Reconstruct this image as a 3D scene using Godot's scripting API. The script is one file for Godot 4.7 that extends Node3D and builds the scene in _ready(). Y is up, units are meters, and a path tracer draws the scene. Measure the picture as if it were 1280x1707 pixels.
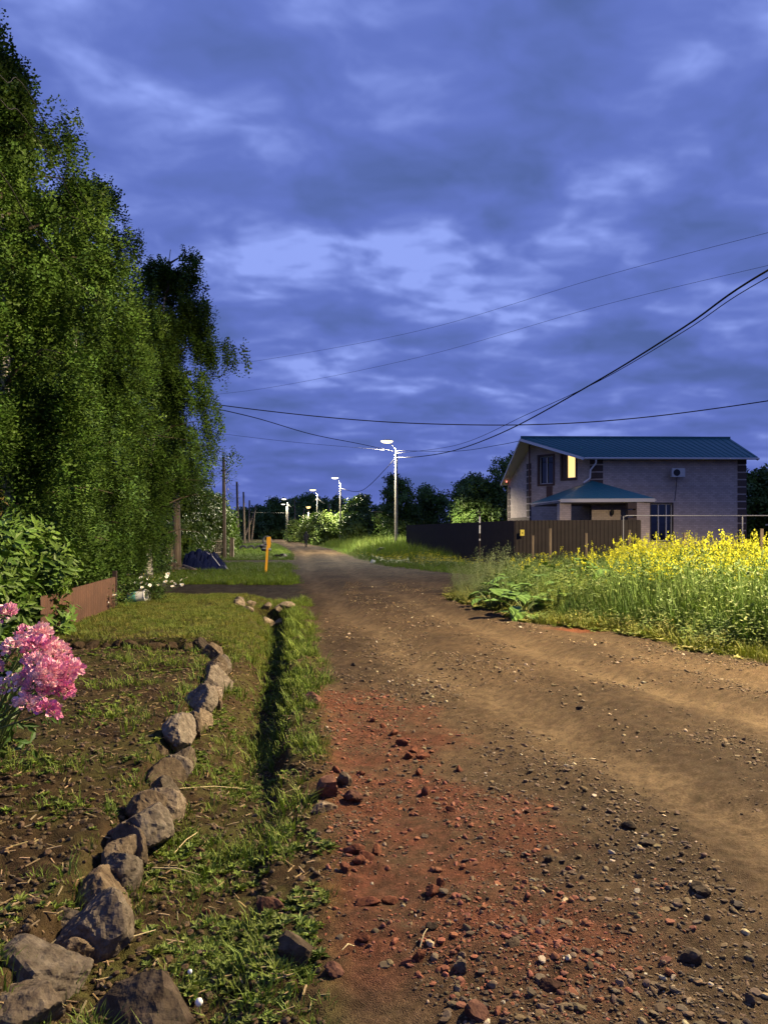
extends Node3D
# A village dirt road after sunset. x is right, y is up, "d" is the distance ahead of the camera (world z = -d).

# ---------------------------------------------------------------- mesh builder
class MB:
	var v := PackedVector3Array()
	var n := PackedVector3Array()
	var c := PackedColorArray()
	var uv := PackedVector2Array()
	var ix := PackedInt32Array()
	var col := Color(1, 1, 1)
	func vert(p: Vector3, nn: Vector3, t := Vector2.ZERO) -> int:
		v.append(p); n.append(nn); c.append(col); uv.append(t)
		return v.size() - 1
	func tri(a: Vector3, b: Vector3, d: Vector3) -> void:
		var nn := (d - a).cross(b - a).normalized()
		var i := vert(a, nn); vert(b, nn); vert(d, nn)
		ix.append(i); ix.append(i + 1); ix.append(i + 2)
	# a flat face, turned so that it looks along hint; uvs in metres
	func face(a: Vector3, b: Vector3, d: Vector3, e: Vector3, hint: Vector3, ua := Vector2.ZERO, ub := Vector2.ZERO, ud := Vector2.ZERO, ue := Vector2.ZERO) -> void:
		var nn := (d - a).cross(b - a) + (e - a).cross(d - a)
		nn = nn.normalized()
		var flip := nn.dot(hint) < 0.0
		if flip:
			nn = -nn
		var i := vert(a, nn, ua); vert(b, nn, ub); vert(d, nn, ud); vert(e, nn, ue)
		if flip:
			ix.append_array(PackedInt32Array([i, i + 2, i + 1, i, i + 3, i + 2]))
		else:
			ix.append_array(PackedInt32Array([i, i + 1, i + 2, i, i + 2, i + 3]))
	func box(m: Vector3, s: Vector3, b := Basis()) -> void:
		var h := s * 0.5
		for ax in 3:
			for sg in [-1.0, 1.0]:
				var nn := Vector3.ZERO; nn[ax] = sg
				var p := Vector3.ZERO; p[(ax + 1) % 3] = h[(ax + 1) % 3]
				var q := Vector3.ZERO; q[(ax + 2) % 3] = h[(ax + 2) % 3]
				var o: Vector3 = nn * h[ax]
				face(m + b * (o - p - q), m + b * (o + p - q), m + b * (o + p + q), m + b * (o - p + q), b * nn)
	# a beam from a to b with a rectangular section
	func beam(a: Vector3, b: Vector3, w: float, t: float) -> void:
		var y := (b - a).normalized()
		var x := y.cross(Vector3(0, 0, 1) if absf(y.z) < 0.9 else Vector3(1, 0, 0)).normalized()
		box((a + b) * 0.5, Vector3(w, (b - a).length(), t), Basis(x, y, x.cross(y)))
	func tube(path: Array, radii: Array, sides := 8, cap := true) -> void:
		var first := v.size()
		var k := path.size()
		for i in k:
			var p: Vector3 = path[i]
			var a: Vector3 = path[maxi(i - 1, 0)]
			var b: Vector3 = path[mini(i + 1, k - 1)]
			var y := (b - a).normalized()
			var x := y.cross(Vector3(0.02, 0.01, 1)).normalized() if absf(y.z) < 0.93 else y.cross(Vector3(0, 1, 0.01)).normalized()
			var z := x.cross(y)
			for j in sides:
				var an := TAU * j / sides
				var o := x * cos(an) + z * sin(an)
				vert(p + o * float(radii[i]), o, Vector2(float(j) / sides, float(i)))
		for i in k - 1:
			for j in sides:
				var p0 := first + i * sides + j
				var p1 := first + i * sides + (j + 1) % sides
				ix.append_array(PackedInt32Array([p0, p1, p0 + sides, p1, p1 + sides, p0 + sides]))
		if cap:
			for e in [0, k - 1]:
				var nn: Vector3 = (path[e] - path[1 if e == 0 else k - 2]).normalized()
				var m := vert(path[e], nn)
				var ring := []
				for j in sides:
					ring.append(vert(v[first + e * sides + j], nn))
				for j in sides:
					if e == 0:
						ix.append_array(PackedInt32Array([m, ring[(j + 1) % sides], ring[j]]))
					else:
						ix.append_array(PackedInt32Array([m, ring[j], ring[(j + 1) % sides]]))
	# profile of (radius, height) turned about an axis
	func lathe(o: Vector3, prof: Array, sides := 16, b := Basis()) -> void:
		var first := v.size()
		for i in prof.size():
			var a: Vector2 = prof[maxi(i - 1, 0)]
			var z: Vector2 = prof[mini(i + 1, prof.size() - 1)]
			var t := (z - a).normalized()
			for j in sides:
				var an := TAU * j / sides
				var o2 := Vector3(cos(an), 0, sin(an))
				vert(o + b * (o2 * prof[i].x + Vector3(0, prof[i].y, 0)), b * (o2 * t.y - Vector3(0, t.x, 0)).normalized())
		for i in prof.size() - 1:
			for j in sides:
				var p0 := first + i * sides + j
				var p1 := first + i * sides + (j + 1) % sides
				ix.append_array(PackedInt32Array([p0, p1, p0 + sides, p1, p1 + sides, p0 + sides]))
	func add(o: MB, t: Transform3D) -> void:
		var first := v.size()
		for i in o.v.size():
			v.append(t * o.v[i]); n.append((t.basis * o.n[i]).normalized()); c.append(o.c[i]); uv.append(o.uv[i])
		for i in o.ix:
			ix.append(first + i)
	func mesh(m: Material = null) -> ArrayMesh:
		var arr := []
		arr.resize(Mesh.ARRAY_MAX)
		arr[Mesh.ARRAY_VERTEX] = v; arr[Mesh.ARRAY_NORMAL] = n; arr[Mesh.ARRAY_COLOR] = c; arr[Mesh.ARRAY_TEX_UV] = uv; arr[Mesh.ARRAY_INDEX] = ix
		var am := ArrayMesh.new()
		am.add_surface_from_arrays(Mesh.PRIMITIVE_TRIANGLES, arr)
		if m:
			am.surface_set_material(0, m)
		return am

# ---------------------------------------------------------------- scene tree helpers
var used := {}
func numbered(called: String) -> String:
	if not used.has(called):
		used[called] = 0
		return called
	used[called] += 1
	return "%s_%03d" % [called, used[called]]
func tag(o: Node3D, label: String, category: String, group := "", kind := "") -> Node3D:
	o.set_meta("label", label); o.set_meta("category", category)
	if group: o.set_meta("group", group)
	if kind: o.set_meta("kind", kind)
	return o
func thing(called: String, label: String, category: String, at := Vector3.ZERO, turn := 0.0, group := "") -> Node3D:
	var o := Node3D.new()
	o.name = numbered(called)
	add_child(o)
	o.position = at; o.rotation.y = turn
	return tag(o, label, category, group)
func part(called: String, b, m: Material, parent: Node3D, at := Transform3D()) -> MeshInstance3D:
	var o := MeshInstance3D.new()
	o.name = called if parent != self else numbered(called)
	o.mesh = b.mesh() if b is MB else b
	o.material_override = m
	o.transform = at
	parent.add_child(o, true)
	return o
func stuff(called: String, mesh: Mesh, m: Material, xf: Array, cols: Array, parent: Node3D) -> MultiMeshInstance3D:
	var mm := MultiMesh.new()
	mm.transform_format = MultiMesh.TRANSFORM_3D
	mm.use_colors = true
	mm.mesh = mesh
	mm.instance_count = xf.size()
	for i in xf.size():
		mm.set_instance_transform(i, xf[i])
		mm.set_instance_color(i, cols[i])
	var o := MultiMeshInstance3D.new()
	o.name = called if parent != self else numbered(called)
	o.multimesh = mm
	o.material_override = m
	o.set_meta("kind", "stuff")
	parent.add_child(o, true)
	return o
func P(x: float, y: float, d: float) -> Vector3:
	return Vector3(x, y, -d)
# the point at distance d on the ray through a pixel of the photograph
func W(px: float, py: float, d: float) -> Vector3:
	return Vector3((px - 640.0) / 1233.0 * d, 1.6 + (889.0 - py) / 1233.0 * d, -d)

var rng := RandomNumberGenerator.new()
func R(a: float, b: float) -> float:
	return rng.randf_range(a, b)
func lerp_table(t: Array, x: float) -> float:
	if x <= t[0][0]: return t[0][1]
	for i in range(1, t.size()):
		if x <= t[i][0]:
			return lerpf(t[i - 1][1], t[i][1], (x - t[i - 1][0]) / (t[i][0] - t[i - 1][0]))
	return t[-1][1]
func sm(a: float, b: float, x: float) -> float:
	return smoothstep(a, b, x)
func noise(seed_: int, f: float, oct := 4, kind := FastNoiseLite.TYPE_SIMPLEX_SMOOTH) -> FastNoiseLite:
	var z := FastNoiseLite.new()
	z.seed = seed_; z.frequency = f; z.noise_type = kind
	z.fractal_type = FastNoiseLite.FRACTAL_FBM if oct > 1 else FastNoiseLite.FRACTAL_NONE
	z.fractal_octaves = oct
	return z
func lin(r: float, g: float, b: float) -> Color:
	return Color(r, g, b).linear_to_srgb()

# ---------------------------------------------------------------- materials
var M := {}
func mat(key: String, c: Color, rough := 0.85, metal := 0.0) -> StandardMaterial3D:
	var m := StandardMaterial3D.new()
	m.albedo_color = c; m.roughness = rough; m.metallic = metal
	m.resource_name = key
	M[key] = m
	return m
func noise_tex(seed_: int, freq: float, lo: Color, hi: Color, size := 512, oct := 5, mid := -1.0) -> NoiseTexture2D:
	var t := NoiseTexture2D.new()
	t.width = size; t.height = size; t.seamless = true; t.normalize = true
	t.noise = noise(seed_, freq, oct)
	var g := Gradient.new()
	g.set_color(0, lo); g.set_color(1, hi)
	if mid > 0.0:
		g.set_offset(0, mid - 0.18); g.set_offset(1, mid + 0.18)
	t.color_ramp = g
	return t
func bump_tex(seed_: int, freq: float, strength: float, size := 512, oct := 5) -> NoiseTexture2D:
	var t := NoiseTexture2D.new()
	t.width = size; t.height = size; t.seamless = true; t.as_normal_map = true; t.bump_strength = strength
	t.noise = noise(seed_, freq, oct)
	return t
func triplanar(m: StandardMaterial3D, scale: float, world := true) -> void:
	m.uv1_triplanar = true; m.uv1_world_triplanar = world
	m.uv1_scale = Vector3.ONE * scale

func materials() -> void:
	var soil := mat("soil", Color(1, 1, 1), 0.95)
	soil.vertex_color_use_as_albedo = true
	soil.albedo_texture = noise_tex(11, 0.03, Color(0.62, 0.6, 0.58), Color(1, 1, 1), 1024, 6)
	soil.normal_enabled = true
	soil.normal_texture = bump_tex(12, 0.09, 14.0, 1024, 6)
	soil.normal_scale = 0.7
	soil.metallic_specular = 0.2
	triplanar(soil, 1.35)
	var leaf := mat("leaf", Color(1, 1, 1), 0.5)
	leaf.metallic_specular = 0.35
	leaf.vertex_color_use_as_albedo = true
	leaf.backlight_enabled = true
	leaf.backlight = Color(0.45, 0.5, 0.3)
	var grass := mat("grass", Color(1, 1, 1), 0.6)
	grass.vertex_color_use_as_albedo = true
	grass.backlight_enabled = true
	grass.backlight = Color(0.5, 0.55, 0.3)
	grass.metallic_specular = 0.3
	var pebble := mat("pebble", Color(1, 1, 1), 0.85)
	pebble.vertex_color_use_as_albedo = true
	pebble.metallic_specular = 0.3
	var stone := mat("stone", Color(1, 1, 1), 0.9)
	stone.vertex_color_use_as_albedo = true
	stone.albedo_texture = noise_tex(21, 0.012, Color(0.55, 0.52, 0.5), Color(1, 1, 1), 512, 6)
	stone.normal_enabled = true
	stone.normal_texture = bump_tex(22, 0.02, 10.0, 512, 6)
	stone.metallic_specular = 0.25
	triplanar(stone, 2.2, false)
	var petal := mat("petal", Color(1, 1, 1), 0.6)
	petal.vertex_color_use_as_albedo = true
	petal.backlight_enabled = true
	petal.backlight = Color(0.4, 0.35, 0.35)
	for b in [["bark", lin(0.16, 0.125, 0.09)], ["birch_bark", lin(0.6, 0.57, 0.5)], ["pole_wood", lin(0.27, 0.21, 0.145)], ["plank", lin(0.2, 0.155, 0.105)], ["pale_wood", lin(0.36, 0.3, 0.21)]]:
		var m := mat(b[0], b[1], 0.9)
		m.albedo_texture = noise_tex(31 + M.size(), 0.01, Color(0.5, 0.48, 0.46), Color(1, 1, 1), 256, 5)
		if b[0] == "birch_bark":
			m.albedo_texture = noise_tex(77, 0.02, Color(0.05, 0.045, 0.04), Color(1, 1, 1), 256, 4, 0.36)
		triplanar(m, 1.0, false)
		m.uv1_scale = Vector3(4, 0.35, 4) if b[0] != "birch_bark" else Vector3(1.2, 3.0, 1.2)
	var con := mat("concrete", lin(0.26, 0.245, 0.22), 0.85)
	con.albedo_texture = noise_tex(41, 0.01, Color(0.75, 0.74, 0.72), Color(1, 1, 1), 256, 5)
	triplanar(con, 0.7, false)
	mat("galvanised", lin(0.45, 0.45, 0.45), 0.45, 0.8)
	mat("lamp_grey", lin(0.25, 0.25, 0.26), 0.5, 0.3)
	mat("wire", lin(0.02, 0.02, 0.02), 0.9).metallic_specular = 0.15
	mat("insulator", lin(0.75, 0.75, 0.72), 0.2)
	mat("yellow_paint", lin(0.75, 0.36, 0.015), 0.55)
	mat("yellow_sign", lin(0.6, 0.5, 0.06), 0.6)
	mat("rubber", lin(0.02, 0.02, 0.021), 0.8)
	mat("tarp", lin(0.006, 0.011, 0.05), 0.7).metallic_specular = 0.25
	mat("white_plastic", lin(0.72, 0.72, 0.68), 0.4)
	mat("teal_plastic", lin(0.12, 0.42, 0.38), 0.4)
	mat("dark_cloth", lin(0.012, 0.012, 0.016), 0.9)
	mat("skin", lin(0.35, 0.2, 0.14), 0.6)
	var fb := mat("fence_brown", lin(0.022, 0.014, 0.01), 0.75)
	fb.albedo_texture = noise_tex(44, 0.01, Color(0.75, 0.73, 0.72), Color(1, 1, 1), 256, 5)
	triplanar(fb, 0.8)
	mat("gate_brown", lin(0.03, 0.018, 0.013), 0.6)
	var rt := mat("roof_teal", lin(0.01, 0.105, 0.115), 0.5)
	rt.normal_enabled = true
	rt.normal_texture = bump_tex(46, 0.02, 3.0, 256, 3)
	triplanar(rt, 0.6)
	mat("trim_white", lin(0.55, 0.53, 0.5), 0.6)
	mat("frame_brown", lin(0.085, 0.04, 0.022), 0.6)
	mat("frame_pale", lin(0.5, 0.48, 0.44), 0.5)
	var gl := mat("glass", Color(0.02, 0.02, 0.025), 0.06)
	gl.metallic_specular = 0.6
	var lit := mat("lit_window", lin(0.5, 0.4, 0.22), 0.5)
	lit.emission_enabled = true; lit.emission = lin(1.0, 0.67, 0.25); lit.emission_energy_multiplier = 1.5
	for k in [["lamp_lens", lin(1.0, 0.82, 0.42)], ["lamp_lens_white", lin(1.0, 0.93, 0.78)], ["lamp_lens_orange", lin(1.0, 0.62, 0.22)]]:
		var l := mat(k[0], lin(0.8, 0.8, 0.75), 0.4)
		l.emission_enabled = true; l.emission = k[1]; l.emission_energy_multiplier = 3.0
	var red := mat("red_lamp", lin(0.6, 0.2, 0.15), 0.4)
	red.emission_enabled = true; red.emission = lin(1.0, 0.25, 0.18); red.emission_energy_multiplier = 2.5
	# courses too fine to tell apart at this distance: pale brick with mortar lines, one tile a metre wide
	for k in [["brick_pale", Vector3(0.47, 0.38, 0.32), Vector3(0.3, 0.24, 0.2)], ["brick_dark", Vector3(0.055, 0.03, 0.022), Vector3(0.11, 0.085, 0.07)]]:
		var im := Image.create(256, 320, false, Image.FORMAT_RGB8)
		rng.seed = 5
		for row in 10:
			for bk in 4:
				var t := R(0.82, 1.1)
				var a: Vector3 = k[1] * t
				var off := (bk * 64 + (row % 2) * 32) % 256
				for x in 64:
					for y in 32:
						var mortar := x < 3 or y < 5
						var q: Vector3 = k[2] if mortar else a
						im.set_pixel((off + x) % 256, row * 32 + y, lin(q.x, q.y, q.z))
		var m := mat(k[0], Color(1, 1, 1), 0.88)
		m.albedo_texture = ImageTexture.create_from_image(im)
# ---------------------------------------------------------------- sky
func make_sky() -> ImageTexture:
	var w := 3072
	var h := 1536
	var big := noise(3, 0.75, 4)
	var mid := noise(8, 2.2, 6)
	var fine := noise(15, 7.0, 5)
	var warp := noise(23, 3.0, 3)
	var data := PackedFloat32Array()
	data.resize(w * h * 3)
	var under := Color(0.03, 0.035, 0.06)
	for j in h:
		var el := (0.5 - (j + 0.5) / h) * PI
		var sy := sin(el)
		var cy := cos(el)
		for i in w:
			var k := (j * w + i) * 3
			if el < -0.01:
				data[k] = under.r; data[k + 1] = under.g; data[k + 2] = under.b
				continue
			var az := ((i + 0.5) / w - 0.5) * TAU
			# a flat deck of cloud seen in perspective
			var q := 1.0 / (maxf(sy, 0.0) + 0.16)
			var x := sin(az) * cy * q
			var z := cos(az) * cy * q
			var wx := warp.get_noise_2d(x, z) * 0.045
			var u := x * 0.8 + z * 0.3 + wx
			var t := z * 1.1 - x * 0.3 - wx
			var a := big.get_noise_2d(u * 0.9 + 3.1, t + 1.7)
			var b := mid.get_noise_2d(u * 1.1, t * 1.0 + 7.0)
			var f := fine.get_noise_2d(u, t * 1.2)
			var s := 0.5 + a * 0.62 + b * 0.72 + f * 0.42 * (0.35 + clampf(a + b, 0.0, 1.0))
			s = clampf(s, 0.0, 1.1)
			# thin sky shows only through the gaps of the deck
			var dark := Vector3(0.085, 0.138, 0.37)
			var body := Vector3(0.125, 0.185, 0.56)
			var gap := Vector3(0.3, 0.4, 0.93)
			var col: Vector3
			if s < 0.5:
				col = dark.lerp(body, s * 2.0)
			else:
				col = body.lerp(gap, pow((s - 0.5) * 2.0, 1.4) * 0.78)
			var low := exp(-maxf(el, 0.0) * 9.0)
			col = col.lerp(Vector3(0.095, 0.125, 0.46), low * 0.7)
			data[k] = col.x; data[k + 1] = col.y; data[k + 2] = col.z
	return ImageTexture.create_from_image(Image.create_from_data(w, h, false, Image.FORMAT_RGBF, data.to_byte_array()))

# ---------------------------------------------------------------- ground
const ROAD_L := [[0, -0.1], [2.8, -0.2], [4.8, -0.42], [7.9, -0.62], [11.5, -1.1], [17.8, -1.95], [24, -2.8], [55, -6.8], [80, -10.6], [123, -18.2], [180, -29], [330, -55], [900, -150]]
const ROAD_R := [[0, 6.4], [6, 5.5], [8.9, 4.75], [11.5, 3.85], [14, 2.45], [18.6, 1.75], [22, 2.3], [25, 3.1], [27, 3.6], [30, 2.8], [33, 1.2], [38.7, -0.7], [48, -1.9], [76, -5.6], [123, -13.6], [180, -24], [330, -48], [900, -142]]
const STONES := [[0, -0.98], [1.6, -1.05], [2.2, -1.12], [2.7, -1.2], [3.34, -1.26], [3.98, -1.33], [5.1, -1.5], [6.3, -1.62], [7.2, -1.74], [8.2, -1.93], [9.4, -2.16]]
const DITCH := [[0, -0.35], [2.5, -0.58], [3.5, -0.68], [4.5, -0.76], [5.3, -0.86], [6.8, -1.03], [9.35, -1.35], [12.5, -1.75], [15.6, -2.25]]
var g_big: FastNoiseLite
var g_mid: FastNoiseLite
var g_fine: FastNoiseLite
func road_l(d: float) -> float:
	return lerp_table(ROAD_L, d) + g_mid.get_noise_2d(d * 1.3, 40.0) * 0.22 * clampf(d / 8.0, 0.5, 2.0)
func road_r(d: float) -> float:
	return lerp_table(ROAD_R, d) + g_mid.get_noise_2d(d * 1.1, 90.0) * 0.3 * clampf(d / 8.0, 0.5, 2.0)
func side_path(x: float, d: float) -> float:   # 1 on the gravel drives that cross the verge beside the road
	if x > road_l(d) + 0.4: return 0.0
	var wob := g_mid.get_noise_2d(x * 0.6, 12.0) * 0.5
	var a := sm(18.0, 18.6, d + wob) * (1.0 - sm(22.6, 23.4, d + wob)) * sm(-8.6, -7.4, x)
	var b := sm(39.5, 40.5, d + wob * 2.0) * (1.0 - sm(43.5, 44.5, d + wob * 2.0)) * sm(-16.0, -13.0, x)
	return maxf(a, b)
func zone(x: float, d: float) -> int:   # 0 ground, 1 road, 2 path
	if d < 400.0 and x > road_l(d) and x < road_r(d): return 1
	if side_path(x, d) > 0.5: return 2
	return 0
func ground_y(x: float, d: float) -> float:
	var y := g_big.get_noise_2d(x, d) * 0.05
	var rl := lerp_table(ROAD_L, d)
	var rr := lerp_table(ROAD_R, d)
	if d < 20.0:
		var s := lerp_table(STONES, d)
		var bed := 1.0 - sm(-0.12, 0.05, x - s)
		var lawn := sm(9.45, 9.6, d + g_mid.get_noise_2d(x * 2.0, 5.0) * 0.12) * (1.0 - sm(17.0, 18.4, d))
		var leftside := 1.0 - sm(-0.6, 0.05, x - (s if d < 9.4 else lerp_table(DITCH, d) - 0.35))
		y += 0.13 * bed * (1.0 - sm(9.2, 9.5, d)) + 0.2 * lawn * leftside
		var t := x - lerp_table(DITCH, d)
		var deep := lerpf(0.05, 0.27, sm(3.8, 6.8, d)) * (1.0 - sm(15.0, 15.6, d)) * sm(-2.0, 1.5, d)
		var wid := 0.17 + 0.05 * g_mid.get_noise_2d(d * 2.0, 3.0)
		var prof := (1.0 - sm(0.05, wid, t)) if t > 0.0 else (1.0 - sm(0.06, 0.5, -t))
		y -= deep * prof
		y += 0.07 * exp(-pow((t - 0.36) / 0.2, 2.0)) * sm(3.0, 5.0, d)
		# the broken culvert mouth at the head of the ditch
		var pit := Vector2(x + 2.5, (d - 15.2) * 0.8).length()
		y -= 0.5 * (1.0 - sm(0.2, 0.45, pit))
	var on := sm(rl - 0.1, rl + 0.4, x) * (1.0 - sm(rr - 0.4, rr + 0.1, x))
	if on > 0.0 and d < 120.0:
		var u := (x - rl) / maxf(rr - rl, 1.0)
		y += on * (0.05 * sin(u * PI) - 0.05 * rut(x, d))
	# the bank on the far side of the road
	var out := x - rr
	if out > 0.0 and d > 36.0:
		y += 0.5 * sm(0.5, 5.0, out) * sm(36.0, 60.0, d)
	if d > 0.0 and d < 26.0:
		var k := 1.0 - sm(10.0, 26.0, d)
		y += k * (g_mid.get_noise_2d(x * 2.2, d * 2.2) * 0.028 + g_fine.get_noise_2d(x, d) * (0.016 if zone(x, d) == 1 else 0.026))
	if d > 250.0:
		y -= sm(250.0, 900.0, d) * 6.0
	return y
func rut(x: float, d: float) -> float:   # wheel tracks
	var c := lerp_table([[0, 4.5], [3.86, 2.9], [6.55, 2.12], [9, 1.45], [14, 0.3], [20, -0.6], [30, -2.1], [60, -5.4], [123, -15.4], [330, -51]], d)
	var w := 0.3
	var o := g_mid.get_noise_2d(d * 0.5, 7.0) * 0.3
	var r := 0.0
	for k in [-0.9, 0.9]:
		r = maxf(r, exp(-pow((x - c - k - o) / w, 2.0)))
	if d < 40.0:
		var c2 := c + 1.9 + d * 0.03
		r = maxf(r, 0.4 * exp(-pow((x - c2 - o) / 0.28, 2.0)))
	return r
func red_patch(x: float, d: float) -> float:
	var k := g_mid.get_noise_2d(x * 1.3 + 20.0, d * 1.3) * 0.55
	var right := lerp_table([[1.5, 0.75], [3.0, 0.75], [4.8, 0.5], [6.5, 0.2], [7.6, -0.1]], d)
	return sm(-0.35, 0.1, right - x + k) * sm(2.3, 3.0, d + k * 0.6) * (1.0 - sm(7.1, 7.9, d + k))
func ground_color(x: float, d: float) -> Color:
	var big := g_big.get_noise_2d(x * 2.0 + 50.0, d * 2.0)
	var mid := g_mid.get_noise_2d(x * 3.0, d * 3.0)
	var fine := g_fine.get_noise_2d(x * 1.7, d * 1.7)
	var col: Vector3
	var rl := road_l(d)
	var rr := road_r(d)
	var on := sm(rl - 0.15, rl + 0.15, x) * (1.0 - sm(rr - 0.25, rr + 0.25, x)) if d < 500.0 else 0.0
	# verge: thin turf over dark soil
	var turf := Vector3(0.09, 0.1, 0.026)
	var earth := Vector3(0.06, 0.041, 0.022)
	var cover := clampf(0.6 + mid * 0.7 + fine * 0.4, 0.0, 1.0)
	if d < 9.6 and x < rl:
		cover = clampf(0.12 + mid * 0.8 + fine * 0.5, 0.0, 0.8)
		if x < lerp_table(STONES, d):
			cover = clampf(0.1 + mid * 0.6 + big * 0.6, 0.0, 0.7)
	col = earth.lerp(turf, cover)
	if x > rr and d < 34.0:
		col = Vector3(0.07, 0.05, 0.025).lerp(turf, cover * 0.6)
	var r := rut(x, d)
	var dirt := Vector3(0.115, 0.08, 0.048).lerp(Vector3(0.068, 0.049, 0.032), clampf(0.45 + big * 1.1 + mid * 0.5, 0.0, 1.0))
	dirt = dirt.lerp(Vector3(0.16, 0.116, 0.07), clampf(r * (0.75 + mid * 0.8), 0.0, 1.0))
	dirt = dirt.lerp(Vector3(0.135, 0.056, 0.034), red_patch(x, d) * clampf(0.66 + mid * 0.9 + fine * 0.4, 0.15, 1.0))
	# a small spill of brick dust by the field
	dirt = dirt.lerp(Vector3(0.2, 0.06, 0.03), (1.0 - sm(0.12, 0.5, Vector2((x - 3.25) * 0.7, d - 12.3).length())) * 0.7)
	col = col.lerp(dirt, on)
	var sp := side_path(x, d) * (1.0 - on)
	col = col.lerp(Vector3(0.062, 0.052, 0.038) * (1.0 + mid * 0.5), sp)
	col *= 1.0 + fine * 0.6
	return Color(maxf(col.x, 0.004), maxf(col.y, 0.004), maxf(col.z, 0.003))
func make_ground() -> void:
	g_big = noise(101, 0.12, 3)
	g_mid = noise(102, 0.6, 4)
	g_fine = noise(103, 6.0, 4)
	var rows := []
	var d := -14.0
	while d < 1.6:
		rows.append(d)
		d += 0.9 if d < -1.0 else 0.26
	d = 1.6
	while d < 900.0:
		rows.append(d)
		d += maxf(0.02, d * (0.0085 if d < 12.0 else 0.014 if d < 60.0 else 0.05))
	var nc := 430
	var pts := PackedVector3Array()
	var cols := PackedColorArray()
	for r in rows:
		var half := 1.7 + 0.8 * absf(r) if r > 0.0 else 14.0
		for j in nc + 1:
			var u := 2.0 * j / nc - 1.0
			# the middle of the fan is evenly fine; its rims run far out
			var x := u * half if absf(u) < 0.9 else signf(u) * (0.9 * half + pow((absf(u) - 0.9) / 0.1, 2.0) * (25.0 + absf(r) * 1.2) + (absf(u) - 0.9) * half)
			pts.append(P(x, ground_y(x, r), r))
			cols.append(ground_color(x, r))
	var nr := rows.size()
	var nrm := PackedVector3Array()
	nrm.resize(pts.size())
	for i in nr:
		for j in nc + 1:
			var a := pts[mini(i + 1, nr - 1) * (nc + 1) + j] - pts[maxi(i - 1, 0) * (nc + 1) + j]
			var b := pts[i * (nc + 1) + mini(j + 1, nc)] - pts[i * (nc + 1) + maxi(j - 1, 0)]
			nrm[i * (nc + 1) + j] = b.cross(a).normalized()
	var sets := [MB.new(), MB.new(), MB.new()]
	var remap := [{}, {}, {}]
	for i in nr - 1:
		for j in nc:
			var k := i * (nc + 1) + j
			var m := (pts[k] + pts[k + nc + 2]) * 0.5
			var s := zone(m.x, -m.z)
			var q := PackedInt32Array()
			for o in [k, k + 1, k + nc + 2, k + nc + 1]:
				if not remap[s].has(o):
					remap[s][o] = sets[s].v.size()
					sets[s].col = cols[o]
					sets[s].vert(pts[o], nrm[o])
				q.append(remap[s][o])
			sets[s].ix.append_array(PackedInt32Array([q[0], q[2], q[1], q[0], q[3], q[2]]))
	for s in 3:
		var o := part(["ground", "road", "path"][s], sets[s], M.soil, self)
		tag(o, ["turf and bare soil of the verges and garden bed", "rutted brown dirt road strewn with gravel", "dark gravel drives crossing the grass verge"][s], ["ground", "road", "path"][s], "", "structure")

# ---------------------------------------------------------------- small shapes
func leaf_shape(b: MB, base: Vector3, dir: Vector3, side: Vector3, l: float, w: float, fold := 0.25, droop := 0.15) -> void:
	var up := side.cross(dir).normalized()
	var mid := base + dir * l * 0.45 - up * droop * l * 0.3
	var tip := base + dir * l - up * droop * l
	var s := side * w * 0.5 + up * fold * w * 0.5
	var s2 := -side * w * 0.5 + up * fold * w * 0.5
	b.tri(base, mid + s, tip); b.tri(base, tip, mid + s2)
func sprig(seed_: int, leaves: int, length: float, size: float, spread := 1.0, wide := 0.75) -> ArrayMesh:
	rng.seed = seed_
	var b := MB.new()
	for i in leaves:
		var t := (i + 0.6) / leaves
		var an := i * 2.4 + R(-0.6, 0.6)
		var base := Vector3(R(-0.02, 0.02), length * t, R(-0.02, 0.02))
		var dir := Vector3(cos(an) * spread, R(-0.2, 0.8), sin(an) * spread).normalized()
		var side := dir.cross(Vector3(R(-0.5, 0.5), 1, R(-0.5, 0.5))).normalized()
		var g := R(0.75, 1.25)
		b.col = Color(g, g, g)
		leaf_shape(b, base + dir * size * 0.25, dir, side, size * R(0.8, 1.2), size * wide * R(0.8, 1.1))
	return b.mesh()
func tuft(seed_: int, blades: int, h: float, spread: float, w: float, bend := 0.5) -> ArrayMesh:
	rng.seed = seed_
	var b := MB.new()
	for i in blades:
		var an := R(0, TAU)
		var o := Vector3(cos(an), 0, sin(an)) * spread * sqrt(R(0, 1))
		var dir := Vector3(cos(an + R(-1, 1)), 0, sin(an + R(-1, 1)))
		var side := dir.cross(Vector3.UP) * w * 0.5
		var hh := h * R(0.55, 1.1)
		var p1 := o + Vector3.UP * hh * 0.5 + dir * hh * bend * 0.2
		var p2 := o + Vector3.UP * hh * R(0.75, 1.0) + dir * hh * bend * R(0.4, 1.0)
		var g := R(0.7, 1.25)
		b.col = Color(g * R(0.92, 1.12), g, g * R(0.8, 1.0))
		b.tri(o - side, p1 - side * 0.8, o + side); b.tri(o + side, p1 - side * 0.8, p1 + side * 0.8)
		b.tri(p1 - side * 0.8, p2, p1 + side * 0.8)
	return b.mesh()
func rosette(seed_: int, leaves: int, size: float) -> ArrayMesh:
	rng.seed = seed_
	var b := MB.new()
	for i in leaves:
		var an := TAU * i / leaves + R(-0.4, 0.4)
		var dir := Vector3(cos(an), R(0.25, 1.3), sin(an)).normalized()
		var side := dir.cross(Vector3.UP).normalized()
		var g := R(0.7, 1.3)
		b.col = Color(g, g, g)
		leaf_shape(b, Vector3.ZERO + dir * size * 0.15, dir, side, size * R(0.6, 1.1), size * R(0.35, 0.55), 0.3, 0.35)
	return b.mesh()
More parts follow.
